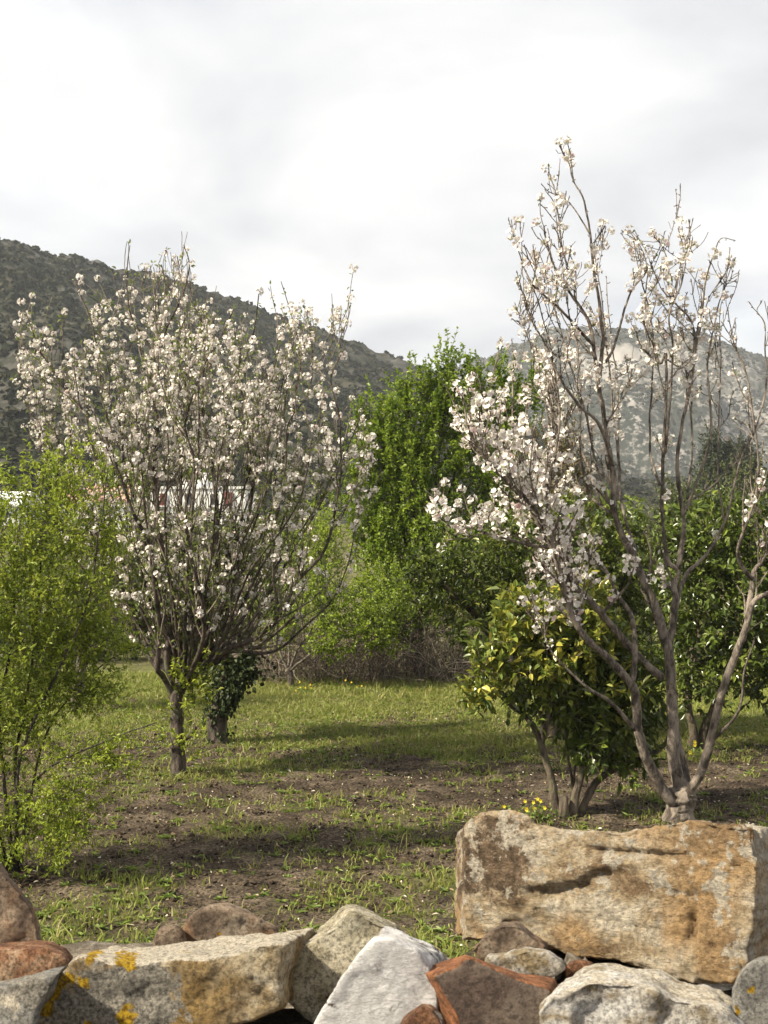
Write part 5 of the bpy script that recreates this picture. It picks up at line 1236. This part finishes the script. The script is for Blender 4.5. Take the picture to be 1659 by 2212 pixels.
    # 10 grey right
    make_stone('grey_cobble', 'smooth grey cobble with a yellow lichen spot right of the white stone', z2([(1505, 920), (1535, 850), (1590, 800), (1660, 785), (1760, 800), (1860, 900), (1880, 1100), (1700, 1200), (1560, 1120), (1510, 1020)]), 1.84, z2([(1520, 900), (1550, 835), (1600, 790), (1670, 775), (1760, 790), (1850, 880), (1870, 1060), (1700, 1150), (1570, 1080), (1525, 1000)]), 2.06, SM['grey'], rough(.006, 14, .003), .006, 10, lichen=[(1630, 2145, 10), (1598, 2195, 8)])
    # 11 orange chip at the front
    make_stone('orange_chip', 'small orange stone under the rusty edge of the red slab', z2([(110, 1090), (150, 1030), (205, 985), (250, 1000), (290, 1060), (300, 1160), (120, 1180)]), 1.72, z2([(120, 1060), (160, 1010), (210, 972), (250, 985), (300, 1040), (310, 1130), (130, 1150)]), 1.82, SM['orange'], rough(.006, 18, .004), .005, 4, pale=[(950, 2195, 10)])
    # 12 left big brown
    make_stone('brown_boulder', 'tall brown boulder at the end of the wall above the orange stone', z1([(-260, 260), (-150, 190), (-40, 190), (20, 260), (70, 330), (130, 410), (165, 500), (168, 570), (100, 590), (-100, 600), (-260, 600)]), 2.26, z1([(-240, 250), (-140, 180), (-30, 185), (25, 245), (75, 320), (135, 395), (170, 480), (172, 550), (100, 570), (-100, 580), (-250, 580)]), 2.5, SM['brown'], rough(.010, 11, .008), .006, 6)
    # 13 orange-red
    make_stone('orange_stone', 'rusty orange stone lying below the tall brown boulder', z1([(-200, 590), (-60, 575), (80, 582), (200, 575), (270, 605), (305, 630), (260, 700), (100, 760), (-100, 780), (-200, 760)]), 2.06, z1([(-200, 565), (-60, 556), (80, 560), (205, 556), (270, 592), (300, 620), (260, 670), (100, 720), (-100, 740), (-200, 720)]), 2.26, SM['orange'], rough(.010, 12, .008), .006, 4)
    # 14 grey left
    make_stone('grey_stone', 'grey stone with slanting top left of the lichened block', z1([(-200, 760), (-60, 745), (60, 730), (140, 705), (255, 680), (215, 760), (160, 850), (120, 1010), (-200, 1010)]), 1.88, z1([(-200, 730), (-60, 718), (60, 700), (130, 675), (295, 640), (260, 720), (220, 800), (180, 950), (-200, 950)]), 2.06, SM['grey'], rough(.007, 14, .005), .0055, 4, crust=[(60, 2130, 40)], pale=[(20, 2165, 20)])
    # 15, 16 stones at the back
    make_stone('grey_brown_stone', 'flat topped grey brown stone with small yellow spot at the wall back', z1([(765, 520), (790, 460), (830, 425), (890, 400), (950, 402), (1020, 430), (1100, 465), (1165, 500), (1160, 570), (1000, 620), (800, 610)]), 2.5, z1([(775, 510), (800, 445), (835, 415), (892, 392), (955, 396), (1025, 422), (1105, 458), (1170, 490), (1165, 550), (1000, 590), (800, 580)]), 2.72, SM['brown'], rough(.008, 12, .006), .006, 4, lichen=[(470, 2012, 6)])
    make_stone('small_brown_stone', 'little rounded brown stone beside the flat topped grey brown one', z1([(640, 560), (655, 515), (690, 485), (735, 482), (770, 510), (780, 560), (760, 610), (680, 620), (645, 600)]), 2.46, z1([(650, 545), (665, 505), (695, 478), (735, 476), (772, 500), (782, 550), (760, 595), (680, 605), (650, 585)]), 2.6, SM['brown'], rough(.006, 16), .0055, 8)
stones()

# the wall that carries them: coursed rubble, each stone a part
def wall():
    x0, x1 = -2.3, 2.4
    root = thing('dry_stone_wall', 'dry stone garden wall of rough rubble carrying the loose stones', 'wall', (0, 2.2, 0))
    base = np.array([0, 2.2, 0.0])
    protos = []
    r = np.random.default_rng(5)
    for v in range(7):
        bm = bmesh.new(); bmesh.ops.create_cube(bm, size=1.0); bmesh.ops.subdivide_edges(bm, edges=bm.edges, cuts=2, use_grid_fill=True)
        for vv in bm.verts:
            c = Vector(vv.co); L = c.length; k = 0.5/max(abs(c.x), abs(c.y), abs(c.z)); sph = c.normalized()*.56
            vv.co = c.lerp(sph, .38)+Vector(r.normal(size=3)*.035)
        me = bpy.data.meshes.new('stone'); bm.to_mesh(me); bm.free()
        for nm in ('lichen', 'crust', 'pale', 'rust'): me.attributes.new(nm, 'FLOAT', 'POINT')
        me.polygons.foreach_set('use_smooth', np.ones(len(me.polygons), bool)); me.materials.append(SM['rubble']); protos.append(me)
    src = None
    ztop = lambda y: 2.2-.385*y+.0     # the heap slopes up towards its back
    zs = [0.0, .3, .56, .80, 1.02, 1.2]
    k = 0
    for y in (1.78, 2.12, 2.46, 2.78):
        z = -.06
        top = {1.78: 1.36, 2.12: 1.37, 2.46: 1.30, 2.78: 1.27}[y]
        while z < top-.05:
            h = min(r.uniform(.2, .32), top-z+.02)
            if top-z-h < .1: h = top-z
            x = x0+r.uniform(-.1, .1)
            while x < x1:
                w = r.uniform(.28, .5)
                if src is None: o = src = obj('stone', protos[0], None, root)
                else: o = src.copy(); o.data = protos[k % 7]; COL.objects.link(o); o.parent = root
                k += 1
                o.location = Vector((x+w/2, y+r.normal()*.015, z+h/2))-Vector(base)
                o.scale = (w*1.04, .38, h*1.06); o.rotation_euler = (r.normal()*.05, r.normal()*.05, r.normal()*.05)
                x += w
            z += h
    # bearers that fill up to the underside of each loose stone
    for low, size, mid in BEAR:
        for c in (low, np.array([mid[0]*.6+low[0]*.4, mid[1], low[2]])):
            h = low[2]+.012-1.12
            if h < .06: continue
            w = min(max(size[0]*.5, .08), .34); d_ = min(max(size[1]*.55, .08), .28)
            o = src.copy(); o.data = protos[k % 7]; k += 1; COL.objects.link(o); o.parent = root
            o.location = Vector((c[0], c[1]+.02, 1.12+h/2))-Vector(base); o.scale = (w, d_, h*.93)
            o.rotation_euler = (r.normal()*.03, r.normal()*.03, r.normal()*.2)
wall()

# ------------------------------------------------------------------ ground cover
def grass():
    def field(n, y0, y1, keep_pow=1.0):
        y = np.sqrt(rng.random(n)*(y1*y1-y0*y0)+y0*y0); x = (rng.random(n)*2-1)*(y*.42+.3)
        k = rng.random(n) < grass_amount(x, y)**keep_pow
        return x[k], y[k]
    x, y = field(120000, 5.2, 22.5, 1.7)
    tuft = fbm2(x, y, 1.4, 3, 30.0)
    nb = 4
    n = len(x)
    px_ = np.repeat(x, nb)+rng.normal(size=n*nb)*.04; py_ = np.repeat(y, nb)+rng.normal(size=n*nb)*.04
    m = len(px_)
    H = np.repeat((.022+.036*rng.random(n)+.08*rng.random(n)**12)*(1+.7*np.clip(tuft, -.6, 1))*(1+.5*np.exp(-((y-6.4)/.8)**2))*(1+.25*sstep(17, 20, y)), nb)*(.55+.7*rng.random(m))
    d = rng.normal(size=(m, 2))*.5
    w = (.0032+.0028*rng.random(m))*(1+py_*.03)
    a = rng.random(m)*math.pi; sx, sy = np.cos(a)*w, np.sin(a)*w
    z = gz(px_, py_)+.002
    def P(hx, k, s): return np.stack([px_+d[:, 0]*H*hx*hx*1.2+sx*s, py_+d[:, 1]*H*hx*hx*1.2+sy*s, z+H*k], -1)
    V = np.stack([P(0, -.08, -1), P(0, -.08, 1), P(.55, .58, .75), P(.55, .58, -.75), P(1.0, .95, 0)], 1).reshape(-1, 3)
    b = np.arange(m)[:, None]*5
    rn = np.clip(np.repeat(.5+.38*fbm2(x, y, .5, 3, 50.0), nb)+rng.normal(size=m)*.2, 0, 1)
    rn = np.where(rng.random(m) < .14, rng.random(m)*.1, np.maximum(rn, .12))
    me = make_mesh('grass', V, b+np.array([[0, 1, 2, 3]]), b+np.array([[3, 2, 4]]), {'rnd': np.repeat(rn, 5)})
    obj('grass', me, M['grass'], kind='stuff', label='patchy spring grass growing between the orchard trees', cat='grass')
    # broad-leaved weeds
    x, y = field(9000, 5.5, 21, .7); n = len(x); nb = 9; g = Geo()
    c = np.stack([x, y, gz(x, y)+.012], -1); p = np.repeat(c, nb, 0); a = rng.random(n*nb)*6.283
    d = np.stack([np.cos(a), np.sin(a), .25+.6*rng.random(n*nb)], -1)
    leaves(g, p, d, np.broadcast_to([0, 0, 1.0], d.shape)+rdir(n*nb)*.3, .05*(.5+.8*rng.random(n*nb)), .02, .15, .3)
    obj('weeds', g.mesh('weeds'), M['weed'], kind='stuff', label='low broad leaved weeds scattered over the orchard soil', cat='weeds')
    # soil clods
    n = 30000; y = np.sqrt(rng.random(n)*(18**2-5.5**2)+5.5**2); x = (rng.random(n)*2-1)*(y*.42+.3)
    k = rng.random(n) > grass_amount(x, y); x, y = x[k], y[k]; n = len(x)
    bm = bmesh.new(); bmesh.ops.create_icosphere(bm, subdivisions=1, radius=1.0)
    iv = np.array([v.co[:] for v in bm.verts]); itr = np.array([[v.index for v in f.verts] for f in bm.faces]); bm.free()
    s = .005+.016*rng.random(n)**3
    V = iv[None]*(1+.28*rng.normal(size=(n, len(iv), 1)))*s[:, None, None]*np.array([1.2, 1.1, .75])+np.stack([x, y, gz(x, y)+s*.2+.012], -1)[:, None]
    T = (np.arange(n)*len(iv))[:, None, None]+itr[None]
    me = make_mesh('soil_clods', V.reshape(-1, 3), None, T.reshape(-1, 3), {'grass': np.zeros(n*len(iv))})
    obj('soil_clods', me, M['soil'], kind='stuff', label='loose brown clods on the tilled orchard soil', cat='soil')
    # fallen petals, straw and bits of pale stone
    n = 6500; y = np.sqrt(rng.random(n)*(17**2-5.5**2)+5.5**2); x = (rng.random(n)*2-1)*(y*.42+.3); g = Geo()
    p = np.stack([x, y, gz(x, y)+.03+.012*rng.random(n)], -1); a = rng.random(n)*6.283
    leaves(g, p, np.stack([np.cos(a), np.sin(a), .1*rng.normal(size=n)], -1), norm(np.array([0, 0, 1.0])+rdir(n)*.5), .012+.034*rng.random(n)**2, .010+.012*rng.random(n), .2, .2, rng.random(n)**1.6)
    obj('leaf_litter', g.mesh('leaf_litter'), M['litter'], kind='stuff', label='pale fallen petals and dry leaf scraps on the soil', cat='litter')
grass()

def yellow_flowers(label, dx, dy, n, s=1.0, dz=0.0):
    b = on_ground(dx, dy); b[2] = float(gz(np.array([b[0]]), np.array([b[1]]))[0])
    t = Tree('oxalis_plant', label, b, 'flowers', 'yellow wild flowers')
    st, fl, lf = Geo(), Geo(), Geo()
    for k in range(n):
        p = b+np.array([rng.normal()*.08, rng.normal()*.08, -.01])*s
        P = shoot(p, norm(np.array([rng.normal()*.4, rng.normal()*.4, 1])), rng.uniform(.12, .24)*s, 5, .02, .1); tube(st, P, .0016, 3, cap=False)
        d = norm(P[-1]-P[-2]+np.array([-.2, -.3, 0])); a = norm(np.cross(d, rdir(1)[0])); c = np.cross(d, a); ph = np.arange(5)*2*math.pi/5
        pd = norm(np.cos(ph)[:, None]*a+np.sin(ph)[:, None]*c+d*.6); leaves(fl, np.repeat(P[-1:], 5, 0), pd, np.repeat(d[None], 5, 0), .022*s, .018*s)
    m = n*14; p = b+rng.normal(size=(m, 3))*np.array([.12, .10, .03])*s+np.array([0, 0, .06])*s; p[:, 2] = np.maximum(p[:, 2], b[2]+.01)
    leaves(lf, p, norm(rdir(m)+np.array([0, 0, .3])), norm(rdir(m)*.5+np.array([0, 0, 1.0])), .035*s, .025*s)
    t.part('stems', st, M['weed'], 'stuff'); t.part('leaves', lf, M['weed'], 'stuff'); t.part('flowers', fl, M['yellow_petal'], 'stuff')
yellow_flowers('clump of yellow wild flowers beside the low citrus stems', 1158, 1772, 10, 0.9)
yellow_flowers('yellow wild flowers by the foot of the vase shaped fruit tree', 652, 1500, 6, 1.0)
yellow_flowers('sparse yellow wild flowers in grass before the dry thicket', 760, 1498, 4, 1.0)
yellow_flowers('green clump of weeds with few yellow flowers by forked citrus trunk', 1490, 1640, 4, 1.2)

# ------------------------------------------------------------------ haze in the air
def haze():
    g = Geo(); box(g, -1480, 1480, -45, 1470, -1.2, 420)
    me = g.mesh('haze'); m = bpy.data.materials.new('haze'); m.use_nodes = True
    n, l = m.node_tree.nodes, m.node_tree.links; n.clear()
    o = n.new('ShaderNodeOutputMaterial'); v = n.new('ShaderNodeVolumePrincipled')
    v.inputs['Color'].default_value = (0.86, 0.90, 0.96, 1); v.inputs['Density'].default_value = 0.00030; v.inputs['Anisotropy'].default_value = 0.0
    l.new(v.outputs[0], o.inputs['Volume'])
    obj('haze', me, m, kind='stuff', label='thin pale haze in the air towards the mountain', cat='haze')
haze()
